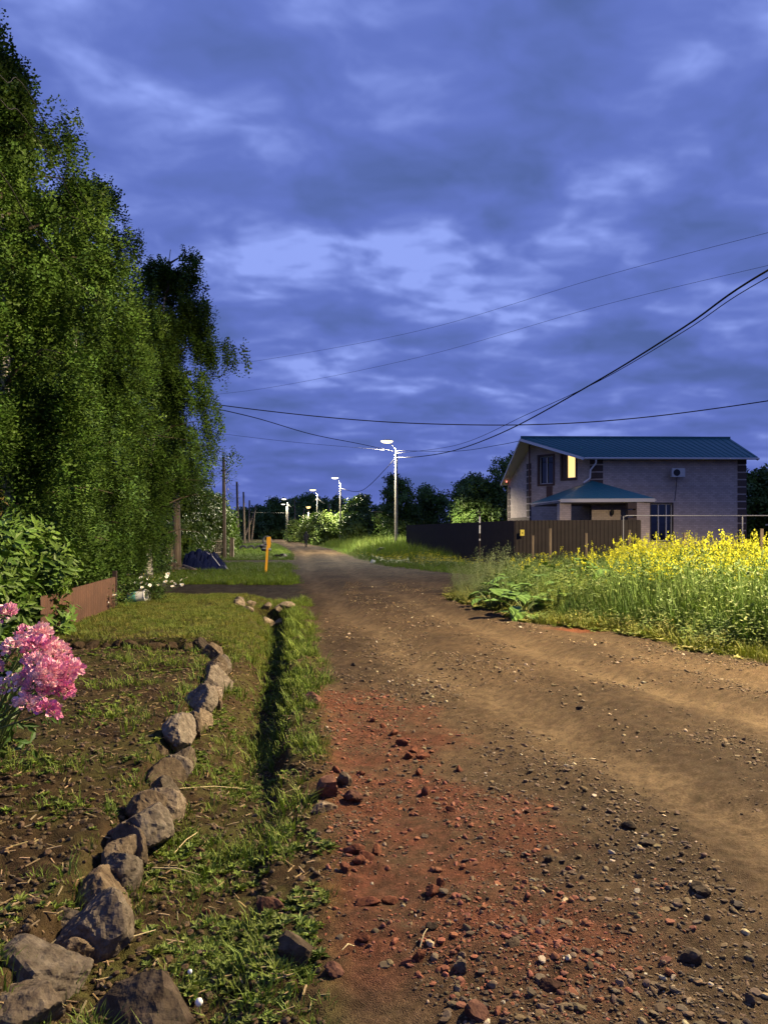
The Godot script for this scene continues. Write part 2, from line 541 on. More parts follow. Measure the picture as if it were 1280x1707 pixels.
func icosphere(sub: int) -> Array:
	var t := (1.0 + sqrt(5.0)) / 2.0
	var vs := [Vector3(-1, t, 0), Vector3(1, t, 0), Vector3(-1, -t, 0), Vector3(1, -t, 0), Vector3(0, -1, t), Vector3(0, 1, t), Vector3(0, -1, -t), Vector3(0, 1, -t), Vector3(t, 0, -1), Vector3(t, 0, 1), Vector3(-t, 0, -1), Vector3(-t, 0, 1)]
	for i in 12: vs[i] = vs[i].normalized()
	var fs := [[0, 11, 5], [0, 5, 1], [0, 1, 7], [0, 7, 10], [0, 10, 11], [1, 5, 9], [5, 11, 4], [11, 10, 2], [10, 7, 6], [7, 1, 8], [3, 9, 4], [3, 4, 2], [3, 2, 6], [3, 6, 8], [3, 8, 9], [4, 9, 5], [2, 4, 11], [6, 2, 10], [8, 6, 7], [9, 8, 1]]
	for s in sub:
		var mids := {}
		var nf := []
		for f in fs:
			var m := []
			for e in 3:
				var a: int = f[e]
				var b: int = f[(e + 1) % 3]
				var key := mini(a, b) * 100000 + maxi(a, b)
				if not mids.has(key):
					mids[key] = vs.size()
					vs.append(((vs[a] + vs[b]) * 0.5).normalized())
				m.append(mids[key])
			nf.append_array([[f[0], m[0], m[2]], [f[1], m[1], m[0]], [f[2], m[2], m[1]], m])
		fs = nf
	return [vs, fs]
var ico := {}
# a broken stone: a ball cut by random planes, its faces roughened
func rock(seed_: int, sub: int, size: Vector3, planes := 11, rough := 0.03, tone := Vector3(1, 1, 1), smooth := false) -> ArrayMesh:
	if not ico.has(sub): ico[sub] = icosphere(sub)
	rng.seed = seed_
	var cuts := []
	for i in planes:
		cuts.append([Vector3(R(-1, 1), R(-0.8, 1), R(-1, 1)).normalized(), R(0.44, 0.78)])
	var nz := noise(seed_, 1.6, 4)
	var vs := []
	for q in ico[sub][0]:
		var rr := 1.05
		for k in cuts:
			var dt: float = q.dot(k[0])
			if dt > 0.05: rr = minf(rr, k[1] / dt)
		rr *= 1.0 + nz.get_noise_3dv(q * 2.0) * rough * 3.0
		vs.append(q * rr * size * 0.72)
	var b := MB.new()
	for f in ico[sub][1]:
		var m: Vector3 = vs[f[0]]
		var g := 0.9 + 0.35 * nz.get_noise_3dv(m.normalized() * 3.0 + Vector3(9, 0, 0))
		b.col = Color(tone.x * g, tone.y * g, tone.z * g)
		b.tri(vs[f[0]], vs[f[2]], vs[f[1]])
	return b.mesh()
func turned(at: Vector3, yaw: float, s: Vector3, tilt := 0.0, tilt_dir := 0.0) -> Transform3D:
	var b := Basis(Vector3(cos(tilt_dir), 0, sin(tilt_dir)), tilt) * Basis(Vector3.UP, yaw)
	return Transform3D(b.scaled_local(s), at)
# ---------------------------------------------------------------- trees and shrubs
var leaf_meshes := {}
func aim(dir: Vector3, roll: float, s: float, at: Vector3) -> Transform3D:
	var y := dir.normalized()
	var x := y.cross(Vector3(sin(roll), 0.13, cos(roll))).normalized()
	return Transform3D(Basis(x, y, x.cross(y)).scaled_local(Vector3.ONE * s), at)
func tint(c: Vector3, vary := 0.3) -> Color:
	var g := R(1.0 - vary, 1.0 + vary)
	return Color(c.x * g * R(0.9, 1.12), c.y * g, c.z * g * R(0.8, 1.2))
# a birch: white trunk, rising limbs whose ends hang down in strands of small leaves
func birch(label: String, x: float, d: float, height: float, radius: float, low: float, seed_: int, strands: int, lean := Vector2.ZERO, skirt := 9.0, big := 1.1) -> void:
	rng.seed = seed_
	var y0 := ground_y(x, d) - 0.05
	var t := thing("birch_tree", label, "tree", P(x, y0, d), 0.0, "birches behind the garden fence")
	rng.seed = seed_
	var b := MB.new()
	var path := []
	var rad := []
	for i in 13:
		var f := i / 12.0
		path.append(Vector3(lean.x * f * f + sin(f * 5.0 + seed_) * 0.12 * f, height * f * 0.97, lean.y * f * f + cos(f * 4.0 + seed_) * 0.12 * f))
		rad.append(lerpf(0.17, 0.012, pow(f, 0.8)) * (1.25 if i == 0 else 1.0))
	b.tube(path, rad, 9)
	part("trunk", b, M.birch_bark, t)
	var limbs := MB.new()
	var xf := []
	var cols := []
	var nl := 46
	var hang := []
	for i in nl:
		var f := lerpf(low, 0.97, (i + R(0, 0.6)) / nl)
		var k := clampi(int(f * 12.0), 0, 11)
		var from: Vector3 = path[k].lerp(path[k + 1], f * 12.0 - k)
		var an := i * 2.39 + R(-0.4, 0.4)
		# widest a third of the way up the crown
		var cf := (f - low) / (1.0 - low)
		var reach := radius * (0.55 + 0.45 * sin(clampf(cf * 1.9 + 0.55, 0.0, PI))) * (1.0 - 0.8 * cf * cf) * R(0.7, 1.15)
		var o := Vector3(cos(an), 0, sin(an))
		var lp := [from]
		for s in range(1, 6):
			var e := s / 5.0
			lp.append(from + o * reach * e + Vector3.UP * reach * (0.75 * e - 0.55 * e * e) + Vector3(R(-0.1, 0.1), R(-0.06, 0.06), R(-0.1, 0.1)))
		limbs.tube(lp, [0.05, 0.036, 0.026, 0.018, 0.011, 0.006], 5, false)
		for s in range(1, 6):
			hang.append([lp[s], s / 5.0, reach, o, cf])
			hang.append([lp[s - 1].lerp(lp[s], 0.5), s / 5.0 - 0.1, reach, o, cf])
	part("limbs", limbs, M.bark, t).set_meta("kind", "stuff")
	var gaps := noise(seed_, 0.75, 2)
	for i in strands:
		var hg: Array = hang[rng.randi() % hang.size()]
		if R(0, 1) > hg[1] + 0.5: continue
		var p: Vector3 = hg[0] + Vector3(R(-0.6, 0.6), R(-0.2, 0.35), R(-0.6, 0.6))
		if gaps.get_noise_3dv(p) < R(0.0, 0.2): continue
		var ln := R(0.3, 1.7) * lerpf(1.0, 0.45, hg[4]) * minf(1.0, radius / 2.0)
		var sway: Vector3 = hg[3] * R(0.0, 0.3) + Vector3(R(-0.15, 0.15), 0, R(-0.15, 0.15))
		var steps := int(ln / 0.15) + 1
		var tone := R(0.75, 1.25)
		for s in steps:
			var e := float(s) / steps
			if p.y < 0.2 + 2.6 * maxf(0.0, gaps.get_noise_2d(p.x * 1.5, p.z * 1.5 + 30.0) + 0.1) or p.x > skirt and p.y < 3.3 + 0.5 * sin(p.z * 3.0): break
			var dir := Vector3(sway.x * (1.2 - e) + R(-0.5, 0.5), -0.9 + R(-0.3, 0.5), sway.z * (1.2 - e) + R(-0.5, 0.5))
			xf.append(aim(dir, R(0, TAU), R(0.65, 1.3) * big, p))
			cols.append(tint(Vector3(0.075, 0.138, 0.024) * tone, 0.3))
			p += Vector3(sway.x * 0.12, -0.15, sway.z * 0.12) + Vector3(R(-0.04, 0.04), 0, R(-0.04, 0.04))
	stuff("crown", leaf_meshes.birch, M.leaf, xf, cols, t)
# any rounder crown, as clumps of leafy twigs along forking limbs
func tree(called: String, label: String, category: String, group: String, at: Vector3, height: float, radius: float, stem: float, seed_: int, n: int, leaf: String, leaf_size: float, col: Vector3, squash := 1.0) -> void:
	var t := thing(called, label, category, at, 0.0, group)
	rng.seed = seed_
	var b := MB.new()
	var top := Vector3(R(-0.2, 0.2) * radius, height * 0.8, R(-0.2, 0.2) * radius)
	var r0 := clampf(height * 0.018, 0.015, 0.2)
	b.tube([Vector3(0, -0.1, 0), top * 0.35 + Vector3(R(-0.1, 0.1), 0, 0), top * 0.7, top], [r0 * 1.2, r0, r0 * 0.7, r0 * 0.2], 7)
	part("trunk" if stem > 0.12 else "stem", b, M.bark, t)
	var limbs := MB.new()
	var xf := []
	var cols := []
	var lobes := int(clampf(6.0 + height * 1.6, 8.0, 26.0))
	for i in lobes:
		var f := lerpf(stem, 0.93, (i + R(0.0, 0.9)) / lobes)
		var an := i * 2.399 + R(-0.4, 0.4)
		var cf := (f - stem) / maxf(1.0 - stem, 0.01)
		var reach := radius * (0.4 + 0.6 * sin(clampf(0.5 + cf * 2.3, 0.0, PI))) * R(0.55, 1.0) * (1.0 - 0.3 * cf)
		var o := Vector3(cos(an), 0, sin(an) * squash)
		var c := Vector3(top.x * f, height * f, top.z * f) + o * reach * 0.75
		var lr := radius * R(0.26, 0.46) * (1.0 - 0.35 * cf)
		var root := Vector3(top.x * f, height * maxf(f * 0.75, 0.05), top.z * f)
		limbs.tube([root, root.lerp(c, 0.55) + Vector3(0, lr * 0.15, 0), c], [r0 * 0.5, r0 * 0.3, r0 * 0.1], 5, false)
		var tone := R(0.7, 1.3)
		for k in n / lobes:
			var q := Vector3(R(-1, 1), R(-1, 1), R(-1, 1))
			if q.length() < 0.05: continue
			q = q.normalized() * pow(R(0.05, 1.0), 0.45)
			var p := c + Vector3(q.x, q.y * 0.8, q.z) * lr * R(0.7, 1.25)
			if p.y < 0.04: continue
			var dir := (q + Vector3(R(-0.6, 0.6), R(-0.2, 0.9), R(-0.6, 0.6)))
			xf.append(aim(dir, R(0, TAU), leaf_size * R(0.7, 1.3), p))
			cols.append(tint(col * tone, 0.28))
	part("limbs", limbs, M.bark, t).set_meta("kind", "stuff")
	stuff("crown", leaf_meshes[leaf], M.leaf, xf, cols, t)
func make_trees() -> void:
	leaf_meshes.birch = sprig(301, 9, 0.2, 0.062, 1.0, 0.8)
	leaf_meshes.broad = sprig(302, 8, 0.34, 0.13, 1.0, 0.6)
	leaf_meshes.lilac = sprig(303, 8, 0.2, 0.1, 1.0, 0.42)
	leaf_meshes.far = sprig(304, 7, 0.7, 0.34, 1.0, 0.65)
	leaf_meshes.thuja = sprig(305, 9, 0.3, 0.09, 0.5, 0.35)
	birch("tall birch with a drooping crown at the low brown garden fence", -7.4, 14.6, 11.6, 2.7, 0.07, 401, 15000, Vector2(-0.3, 0.3))
	birch("birch with a gapped leafy top nearest the leaning wooden utility pole", -8.3, 26.0, 12.0, 2.9, 0.1, 402, 12000, Vector2(0.9, 0), 0.75, 1.4)
	birch("broad birch hanging low behind the picket fence", -8.7, 20.6, 11.6, 3.0, 0.06, 403, 16000, Vector2(0.3, 0), 1.9)
	birch("tallest birch, its dark top above the other crowns", -9.8, 16.4, 14.6, 2.9, 0.08, 404, 11000, Vector2(-0.2, 0))
	birch("birch standing deepest in the grove", -11.8, 22.5, 14.5, 3.2, 0.08, 405, 6000)
	birch("slender birch filling the gap beside the picket fence", -10.6, 27.0, 10.5, 2.2, 0.06, 406, 4500)
	# garden shrubs
	tree("lilac_shrub", "leafy green shrub spilling over the low brown fence", "shrub", "", P(-5.1, 0.1, 10.2), 1.5, 0.92, 0.03, 411, 1900, "lilac", 1.35, Vector3(0.09, 0.16, 0.022))
	tree("lilac_shrub", "leafy shrub beside the pink peonies", "shrub", "", P(-5.35, 0.1, 8.7), 1.5, 1.1, 0.03, 412, 1900, "lilac", 1.35, Vector3(0.085, 0.155, 0.022))
	tree("thuja_shrub", "brownish upright conifer shrub behind the leafy shrub", "shrub", "", P(-6.85, 0.1, 11.9), 2.35, 0.6, 0.02, 413, 1500, "thuja", 1.0, Vector3(0.11, 0.085, 0.02))
	tree("undergrowth_shrub", "dark shrub under the birches behind the fence", "shrub", "", P(-8.6, 0.1, 13.6), 2.6, 1.7, 0.03, 414, 1800, "broad", 1.0, Vector3(0.08, 0.135, 0.028))
	tree("undergrowth_shrub", "shrub hiding a birch trunk behind the white daisies", "shrub", "", P(-7.9, 0.1, 18.9), 2.3, 1.1, 0.03, 417, 1500, "broad", 0.9, Vector3(0.08, 0.135, 0.028))
	tree("undergrowth_shrub", "dark shrub in the deep shade between birch trunks", "shrub", "", P(-9.8, 0.1, 18.5), 3.2, 2.2, 0.03, 415, 2000, "broad", 1.1, Vector3(0.08, 0.135, 0.028))
	tree("undergrowth_shrub", "dark shrub behind the brown picket fence", "shrub", "", P(-9.6, 0.1, 29.0), 2.6, 1.6, 0.03, 416, 1500, "broad", 1.1, Vector3(0.08, 0.135, 0.028))
	# gardens beyond the leaning pole
	var far := [
		[-11.0, 38.0, 5.6, 2.6, "round garden tree behind the wooden pole and tarp heap", 0.085],
		[-12.8, 46.0, 5.0, 2.7, "garden tree over the pale slat fence", 0.085],
		[-11.9, 50.5, 4.3, 2.0, "bright green garden tree beside the second wooden pole", 0.1],
		[-16.0, 58.0, 5.4, 3.0, "garden tree behind the bright green one", 0.085],
		[-17.0, 74.0, 4.6, 2.8, "rounded tree between the second and third wooden poles", 0.1],
		[-15.6, 66.0, 2.4, 1.7, "low round bush on the mown verge by the tyres", 0.085],
		[-18.2, 82.0, 2.8, 2.2, "low bush at the foot of the third wooden pole", 0.1],
		[-24.0, 100.0, 5.4, 3.4, "dark tree past the third wooden pole", 0.1],
		[-31.5, 140.0, 6.0, 4.0, "dark tree by the farthest wooden poles", 0.1]]
	for i in far.size():
		var a: Array = far[i]
		tree("garden_tree" if a[2] > 3.0 else "garden_bush", a[4], "tree" if a[2] > 3.0 else "bush", "trees along the gardens", P(a[0], ground_y(a[0], a[1]), a[1]), a[2], a[3], 0.1 if a[2] > 3.0 else 0.04, 420 + i, 2200, "broad" if a[1] < 60.0 else "far", 1.5 if a[1] < 60.0 else 1.0, Vector3(a[5], a[5] * 1.65, a[5] * 0.25))
	var bank := [
		[-3.6, 92.0, 5.6, 2.0, "pale leafy young tree at the second lamp post", 0.085],
		[-3.1, 89.0, 3.0, 2.2, "dark bush under the pale young tree", 0.085],
		[-6.8, 100.0, 3.6, 3.0, "grey-green bush on the road bank below the third lamp", 0.085],
		[-10.6, 118.0, 4.0, 3.4, "bush on the road bank nearer the fourth lamp", 0.085],
		[-15.4, 135.0, 3.6, 3.2, "bush at the bend of the road bank", 0.085]]
	for i in bank.size():
		var a: Array = bank[i]
		tree("roadside_bush" if a[2] < 5.0 else "young_tree", a[4], "bush" if a[2] < 5.0 else "tree", "growth on the road bank", P(a[0], ground_y(a[0], a[1]), a[1]), a[2], a[3], 0.06, 440 + i, 1400, "far", 0.9, Vector3(a[5], a[5] * 1.5, a[5] * 0.3))
	var dark := [
		[2.0, 84.0, 7.6, 2.6, "dark rounded tree behind the first lamp post"], [6.0, 88.0, 6.4, 3.2, "dark low tree behind the brown fence end"],
		[9.3, 80.0, 7.2, 3.0, "dark tree with a forked top behind the fence"], [11.6, 70.0, 8.4, 3.3, "tallest dark tree beside the house gable"],
		[8.6, 70.0, 6.0, 2.8, "dark tree in front of the forked one"], [-0.5, 108.0, 5.0, 3.4, "distant dark tree between the first and second lamp posts"],
		[5.2, 110.0, 5.4, 3.8, "distant dark tree above the road bank"], [24.6, 47.0, 5.2, 2.3, "dark tree beyond the far end of the house"],
		[27.5, 50.0, 5.6, 2.6, "second dark tree beyond the far end of the house"], [14.0, 74.0, 7.6, 3.0, "dark tree half hidden by the house roof"]]
	for i in dark.size():
		var a: Array = dark[i]
		tree("dusk_tree", a[4], "tree", "dark trees behind the house and fence", P(a[0], ground_y(a[0], a[1]), a[1]), a[2], a[3], 0.07, 460 + i, 1500, "far", 0.8, Vector3(0.08, 0.135, 0.028))
	var line := [[-36.0, 215.0, 9.0, 6.5], [-44.0, 235.0, 8.0, 7.0], [-62.0, 265.0, 10.5, 9.0], [-74.0, 275.0, 8.0, 8.0], [-29.0, 205.0, 11.0, 6.0], [-22.0, 200.0, 12.0, 6.5], [-14.0, 195.0, 10.5, 6.0]]
	for i in line.size():
		var a: Array = line[i]
		tree("distant_tree", ["dark tree on the skyline where the road ends", "low dark tree closing the end of the road", "broad dark tree past the farthest wooden poles", "dark tree at the edge of the far gardens", "tall dark tree behind the fifth lamp post", "tall dark tree behind the orange floodlight", "dark tree next to the barn roof"][i], "tree", "trees on the skyline", P(a[0], -0.5, a[1]), a[2], a[3], 0.05, 480 + i, 1500, "far", 2.0, Vector3(0.08, 0.135, 0.028))

# ---------------------------------------------------------------- ground cover
func scatter(called: String, label: String, cat: String, meshes: Array, m: Material, list: Array) -> void:
	# list: [variant, transform, colour]; one object whose variants are its parts
	var o := Node3D.new()
	o.name = numbered(called)
	add_child(o)
	tag(o, label, cat, "", "stuff")
	for k in meshes.size():
		var xf := []
		var cols := []
		for e in list:
			if e[0] == k:
				xf.append(e[1]); cols.append(e[2])
		if xf.size() > 0:
			stuff(called + "_patch", meshes[k], m, xf, cols, o)
func make_cover() -> void:
	var short := [tuft(501, 16, 0.075, 0.075, 0.006, 0.7), tuft(502, 14, 0.1, 0.07, 0.006, 0.8), tuft(503, 12, 0.16, 0.06, 0.007, 0.7)]
	rng.seed = 510
	var list := []
	for i in 15000:   # mown lawn
		var d := R(9.4, 18.3)
		var x := R(-8.5, -1.2)
		if zone(x, d) != 0 or x > lerp_table(DITCH, d) - 0.15 or side_path(x, d) > 0.2: continue
		if d < 9.75 and x < -2.3 and R(0, 1) < 0.6: continue
		var m := g_mid.get_noise_2d(x * 1.4, d * 1.4)
		if m < -0.25 and R(0, 1) < 0.6: continue
		var dry := clampf(R(0, 1) + m * 0.7, 0.0, 1.0)
		list.append([0 if R(0, 1) < 0.8 else 1, turned(P(x, ground_y(x, d) - 0.005, d), R(0, TAU), Vector3.ONE * R(0.6, 1.1)), tint(Vector3(0.17, 0.165, 0.04).lerp(Vector3(0.12, 0.17, 0.028), dry))])
	scatter("lawn_grass", "short mown grass between the garden bed and the gravel drive", "grass", short, M.grass, list)
	# strip between the ditch and the road, and the rough ground by the stones
	list = []
	for i in 26000:
		var d := 1.9 + 15.5 * pow(R(0, 1), 1.7)
		var x := R(-3.2, 0.2)
		var s := lerp_table(STONES, d)
		var t := lerp_table(DITCH, d)
		if x > road_l(d) + 0.1 or zone(x, d) != 0: continue
		if d > 9.3 and x < t - 0.4: continue
		var m := g_mid.get_noise_2d(x * 2.2 + 9.0, d * 2.2)
		var keep := 0.08 + m * 0.5
		if x > t + 0.05: keep = 0.45 + m * 1.1 if d > 4.2 else 0.16 + m * 1.3
		elif x > t - 0.25: keep = 0.22 + m * 0.6
		elif x < s - 0.05: keep = 0.02 + m * 0.4 if d < 8.8 else 0.1
		else: keep = 0.14 + m * 1.0 if d < 6.5 else 0.1 + m * 0.6
		if absf(x - s) < 0.14 and d < 9.0: keep = maxf(keep, 0.14)
		if R(0, 1) > keep: continue
		list.append([rng.randi() % 3, turned(P(x, ground_y(x, d) - 0.008, d), R(0, TAU), Vector3.ONE * R(0.45, 1.05) * lerpf(0.75, 1.25, sm(2.0, 9.0, d))), tint(Vector3(0.125, 0.175, 0.028))])
	scatter("verge_grass", "sparse grass along the ditch and the stone edging", "grass", short, M.grass, list)
	# low broad-leaved weeds on the same ground
	var weeds := [rosette(521, 14, 0.034), rosette(522, 18, 0.042), rosette(523, 12, 0.027)]
	list = []
	for i in 44000:
		var d := 1.9 + 9.0 * pow(R(0, 1), 1.6)
		var x := R(-3.6, 0.15)
		if x > road_l(d) + 0.05 or zone(x, d) != 0: continue
		var m := g_mid.get_noise_2d(x * 1.9 + 31.0, d * 1.9 + 4.0)
		var s := lerp_table(STONES, d)
		var keep := 0.06 + m * 1.5
		if x < s: keep = 0.0 + m * 0.7
		if R(0, 1) > keep: continue
		list.append([rng.randi() % 3, turned(P(x, ground_y(x, d), d), R(0, TAU), Vector3.ONE * R(0.4, 1.0), R(-0.25, 0.25), R(0, TAU)), tint(Vector3(0.12, 0.165, 0.024), 0.4)])
	scatter("low_weeds", "clumps of small leafy weeds between the stones and the road", "weeds", weeds, M.grass, list)
	# dry stems, bark chips and crumbs of soil on the bed and the verge
	var chip := MB.new()
	chip.box(Vector3(0, 0.003, 0), Vector3(0.045, 0.004, 0.006)); 
	var crumb := rock(530, 1, Vector3(0.024, 0.017, 0.022), 8, 0.06)
	var chips := [chip.mesh(), crumb]
	list = []
	for i in 15000:
		var d := 1.8 + 9.0 * pow(R(0, 1), 1.5)
		var x := R(-4.6, 0.1)
		if zone(x, d) != 0: continue
		var at := P(x, ground_y(x, d) + 0.002, d)
		if R(0, 1) < 0.2:
			list.append([0, turned(at, R(0, TAU), Vector3(R(0.5, 2.0), 1, R(0.6, 1.2)), R(-0.2, 0.2), R(0, TAU)), tint(Vector3(0.24, 0.18, 0.095), 0.4)])
		else:
			list.append([1, turned(at, R(0, TAU), Vector3.ONE * R(0.4, 1.3)), tint(Vector3(0.085, 0.058, 0.032), 0.4)])
	scatter("soil_litter", "crumbs of soil, chips and dry stalks on the garden bed", "litter", chips, M.pebble, list)
	# road gravel
	var peb := [rock(541, 1, Vector3(0.03, 0.02, 0.025), 9, 0.04), rock(542, 1, Vector3(0.034, 0.016, 0.024), 8, 0.04), rock(543, 1, Vector3(0.022, 0.02, 0.024), 10, 0.04)]
	list = []
	for i in 230000:
		var d := 1.8 + 22.0 * pow(R(0, 1), 2.3)
		var x := R(-1.2, 6.5)
		if zone(x, d) != 1: continue
		if absf(x) > 0.56 * d + 0.6: continue
		var m := g_mid.get_noise_2d(x * 1.2 + 70.0, d * 0.8)
		var f := g_big.get_noise_2d(x * 5.0, d * 5.0 + 30.0)
		var red := red_patch(x, d)
		var keep := 0.3 + m * 1.1 + f * 0.6 - rut(x, d) * 0.6 + red * 0.55
		# the loose ridge between the wheel tracks
		var ridge := lerp_table([[2, 1.65], [3.2, 1.38], [4, 1.34], [5.3, 1.03], [7, 0.75], [8.9, 0.4], [12, 0.0], [18, -0.9]], d)
		keep += 0.55 * exp(-pow((x - ridge) / 0.4, 2.0))
		if R(0, 1) > keep: continue
		var s := R(0.16, 0.5) if R(0, 1) < 0.9 else R(0.5, 1.3)
		if d > 7.0: s *= 1.25
		var col := Vector3(0.155, 0.112, 0.068).lerp(Vector3(0.064, 0.046, 0.032), R(0, 1))
		if R(0, 1) < red * 0.62: col = Vector3(0.19, 0.074, 0.044)
		elif R(0, 1) < 0.05: col = Vector3(0.36, 0.3, 0.2)
		list.append([rng.randi() % 3, turned(P(x, ground_y(x, d) + 0.003 * s, d), R(0, TAU), Vector3(s, s * R(0.6, 1.1), s), R(-0.4, 0.4), R(0, TAU)), tint(col, 0.25)])
	scatter("road_gravel", "loose gravel and brick grit scattered over the dirt road", "gravel", peb, M.pebble, list)
	# mown verge on the garden side of the road
	var mow := [tuft(551, 18, 0.13, 0.2, 0.012, 0.8), tuft(552, 14, 0.2, 0.2, 0.013, 0.7)]
	list = []
	for i in 17000:
		var d := 22.8 + 90.0 * pow(R(0, 1), 1.9)
		var rl := road_l(d)
		var x := rl - 0.15 - R(0, 1) * (5.5 + d * 0.09)
		if side_path(x, d) > 0.25 or zone(x, d) != 0: continue
		if g_mid.get_noise_2d(x, d) < -0.3: continue
		var s := R(0.6, 1.15) * (1.0 if d < 45.0 else 1.7)
		list.append([rng.randi() % 2, turned(P(x, ground_y(x, d) - 0.01, d), R(0, TAU), Vector3(s, s * (1.0 if d < 45.0 else 0.7), s)), tint(Vector3(0.1, 0.17, 0.024).lerp(Vector3(0.13, 0.18, 0.026), R(0, 1)))])
	scatter("mown_verge", "mown green verge between the road and the gardens", "grass", mow, M.grass, list)
	# rank grass on the bank across the road
	var rank := [tuft(561, 14, 0.75, 0.22, 0.016, 0.45), tuft(562, 12, 0.95, 0.2, 0.016, 0.35), tuft(563, 14, 0.4, 0.22, 0.016, 0.6)]
	list = []
	for i in 13000:
		var d := 29.0 + 130.0 * pow(R(0, 1), 1.7)
		var rr := road_r(d)
		var x := rr + 0.1 + R(0, 1) * (5.0 + d * 0.07)
		if zone(x, d) != 0: continue
		if x > 0.9 and d > 50.0 and d < 60.0 and x > 2.0: continue
		var k := sm(0.2, 2.2, x - rr) * sm(33.0, 52.0, d)
		list.append([2 if k < 0.35 else rng.randi() % 2, turned(P(x, ground_y(x, d) - 0.02, d), R(0, TAU), Vector3.ONE * R(0.6, 1.2) * lerpf(0.5, 1.15, k)), tint(Vector3(0.08, 0.135, 0.02).lerp(Vector3(0.12, 0.15, 0.035), R(0, 1) * k))])
	scatter("bank_grass", "tall rank grass on the bank across the road", "grass", rank, M.grass, list)
	make_field()
func field_h(x: float, d: float) -> float:   # how tall the field stands
	var px := 640.0 + 1233.0 * x / d
	return lerp_table([[760, 0.5], [820, 0.8], [900, 0.88], [1000, 1.0], [1060, 1.2], [1300, 1.3]], px) * sm(-0.2, 1.4, x - road_r(d)) + 0.08
func make_field() -> void:
	var tall := [tuft(571, 12, 1.0, 0.15, 0.013, 0.3), tuft(572, 11, 1.05, 0.14, 0.012, 0.4), tuft(573, 16, 0.3, 0.14, 0.01, 0.6)]
	rng.seed = 575
	var list := []
	for i in 15000:
		var d := R(7.2, 27.0)
		var rr := road_r(d)
		var x := rr + 0.05 + pow(R(0, 1), 1.3) * 9.0
		if x > 0.56 * d + 2.2: continue
		var h := field_h(x, d)
		var edge := x - rr
		var k := 2 if edge < 0.55 or R(0, 1) < 0.12 else rng.randi() % 2
		if k == 2 and edge < 0.5 and R(0, 1) < 0.4: continue
		var s := h * R(0.7, 1.05) if k < 2 else R(0.5, 1.0)
		var col := Vector3(0.1, 0.15, 0.035).lerp(Vector3(0.085, 0.15, 0.04), R(0, 1))
		if k == 2: col = Vector3(0.15, 0.165, 0.03)
		list.append([k, turned(P(x, ground_y(x, d) - 0.02, d), R(0, TAU), Vector3(minf(1.0, 0.5 + s * 0.5), s, minf(1.0, 0.5 + s * 0.5)), R(-0.12, 0.12), R(0, TAU)), tint(col)])
	scatter("field_grass", "tall green grass at the edge of the flowering field", "grass", tall, M.grass, list)
	var forb := [sprig(576, 26, 1.0, 0.13, 0.9, 0.32), sprig(577, 20, 0.9, 0.1, 1.0, 0.5)]
	list = []
	for i in 8500:
		var d := R(9.5, 27.0)
		var rr := road_r(d)
		var x := rr + 0.2 + pow(R(0, 1), 1.4) * 8.0
		if x > 0.56 * d + 1.6: continue
		if g_mid.get_noise_2d(x * 1.1 + 5.0, d * 1.1) < R(-0.25, 0.3): continue
		var s := field_h(x, d) * R(0.4, 1.02)
		list.append([rng.randi() % 2, turned(P(x, ground_y(x, d) - 0.02, d), R(0, TAU), Vector3(0.8, s, 0.8), R(-0.15, 0.15), R(0, TAU)), tint(Vector3(0.1, 0.15, 0.035).lerp(Vector3(0.13, 0.165, 0.06), R(0, 1)), 0.3)])
	scatter("field_weeds", "leafy weeds mixed through the field grass", "weeds", forb, M.grass, list)
	var low := [rosette(578, 14, 0.14), sprig(579, 12, 0.3, 0.05, 0.7, 0.35)]
	list = []
	for i in 2600:
		var d := R(9.0, 21.0)
		var x := road_r(d) - 0.15 + pow(R(0, 1), 1.5) * 1.1
		if g_mid.get_noise_2d(x * 2.0, d * 2.0 + 8.0) < R(-0.35, 0.2): continue
		var s := R(0.4, 1.1)
		list.append([rng.randi() % 2, turned(P(x, ground_y(x, d), d), R(0, TAU), Vector3.ONE * s, R(-0.2, 0.2), R(0, TAU)), tint(Vector3(0.15, 0.185, 0.04).lerp(Vector3(0.21, 0.19, 0.06), R(0, 1)), 0.3)])
	scatter("edge_weeds", "low pale weeds creeping from the field onto the road", "weeds", low, M.grass, list)
	# flowering mustard: thin branched stalks topped with clusters of yellow petals
	var kinds := []
	for q in 3:
		rng.seed = 580 + q
		var b := MB.new()
		for br in 6:
			var an := br * 1.3 + R(-0.3, 0.3)
			var y0 := R(0.3, 0.55) if br > 0 else 0.0
			var tip := Vector3(cos(an) * 0.17, R(0.62, 1.08), sin(an) * 0.17)
			b.col = Color(0.1, 0.17, 0.03)
			var base := Vector3(0, y0, 0)
			var sd := Vector3(0.003, 0, 0.002)
			b.tri(base - sd, tip, base + sd)
			for l in 2:
				var f := R(0.1, 0.7)
				var dir := Vector3(cos(an + l * 2.0), R(0.1, 0.6), sin(an + l * 2.0)).normalized()
				leaf_shape(b, base.lerp(tip, f), dir, dir.cross(Vector3.UP).normalized(), R(0.06, 0.12), 0.028)
			for f in 6:
				var g := R(0.75, 1.1)
				b.col = Color(0.44 * g, 0.44 * g, 0.03)
				var c := tip + Vector3(R(-0.03, 0.03), -R(0, 0.09), R(-0.03, 0.03))
				for e in 2:
					var w := Vector3(R(-1, 1), R(-0.4, 0.4), R(-1, 1)).normalized() * 0.011
					var u := Vector3(R(-0.4, 0.4), 1, R(-0.4, 0.4)).normalized() * 0.009
					b.tri(c - w - u, c - w + u, c + w + u); b.tri(c - w - u, c + w + u, c + w - u)
		kinds.append(b.mesh())
	list = []
	rng.seed = 590
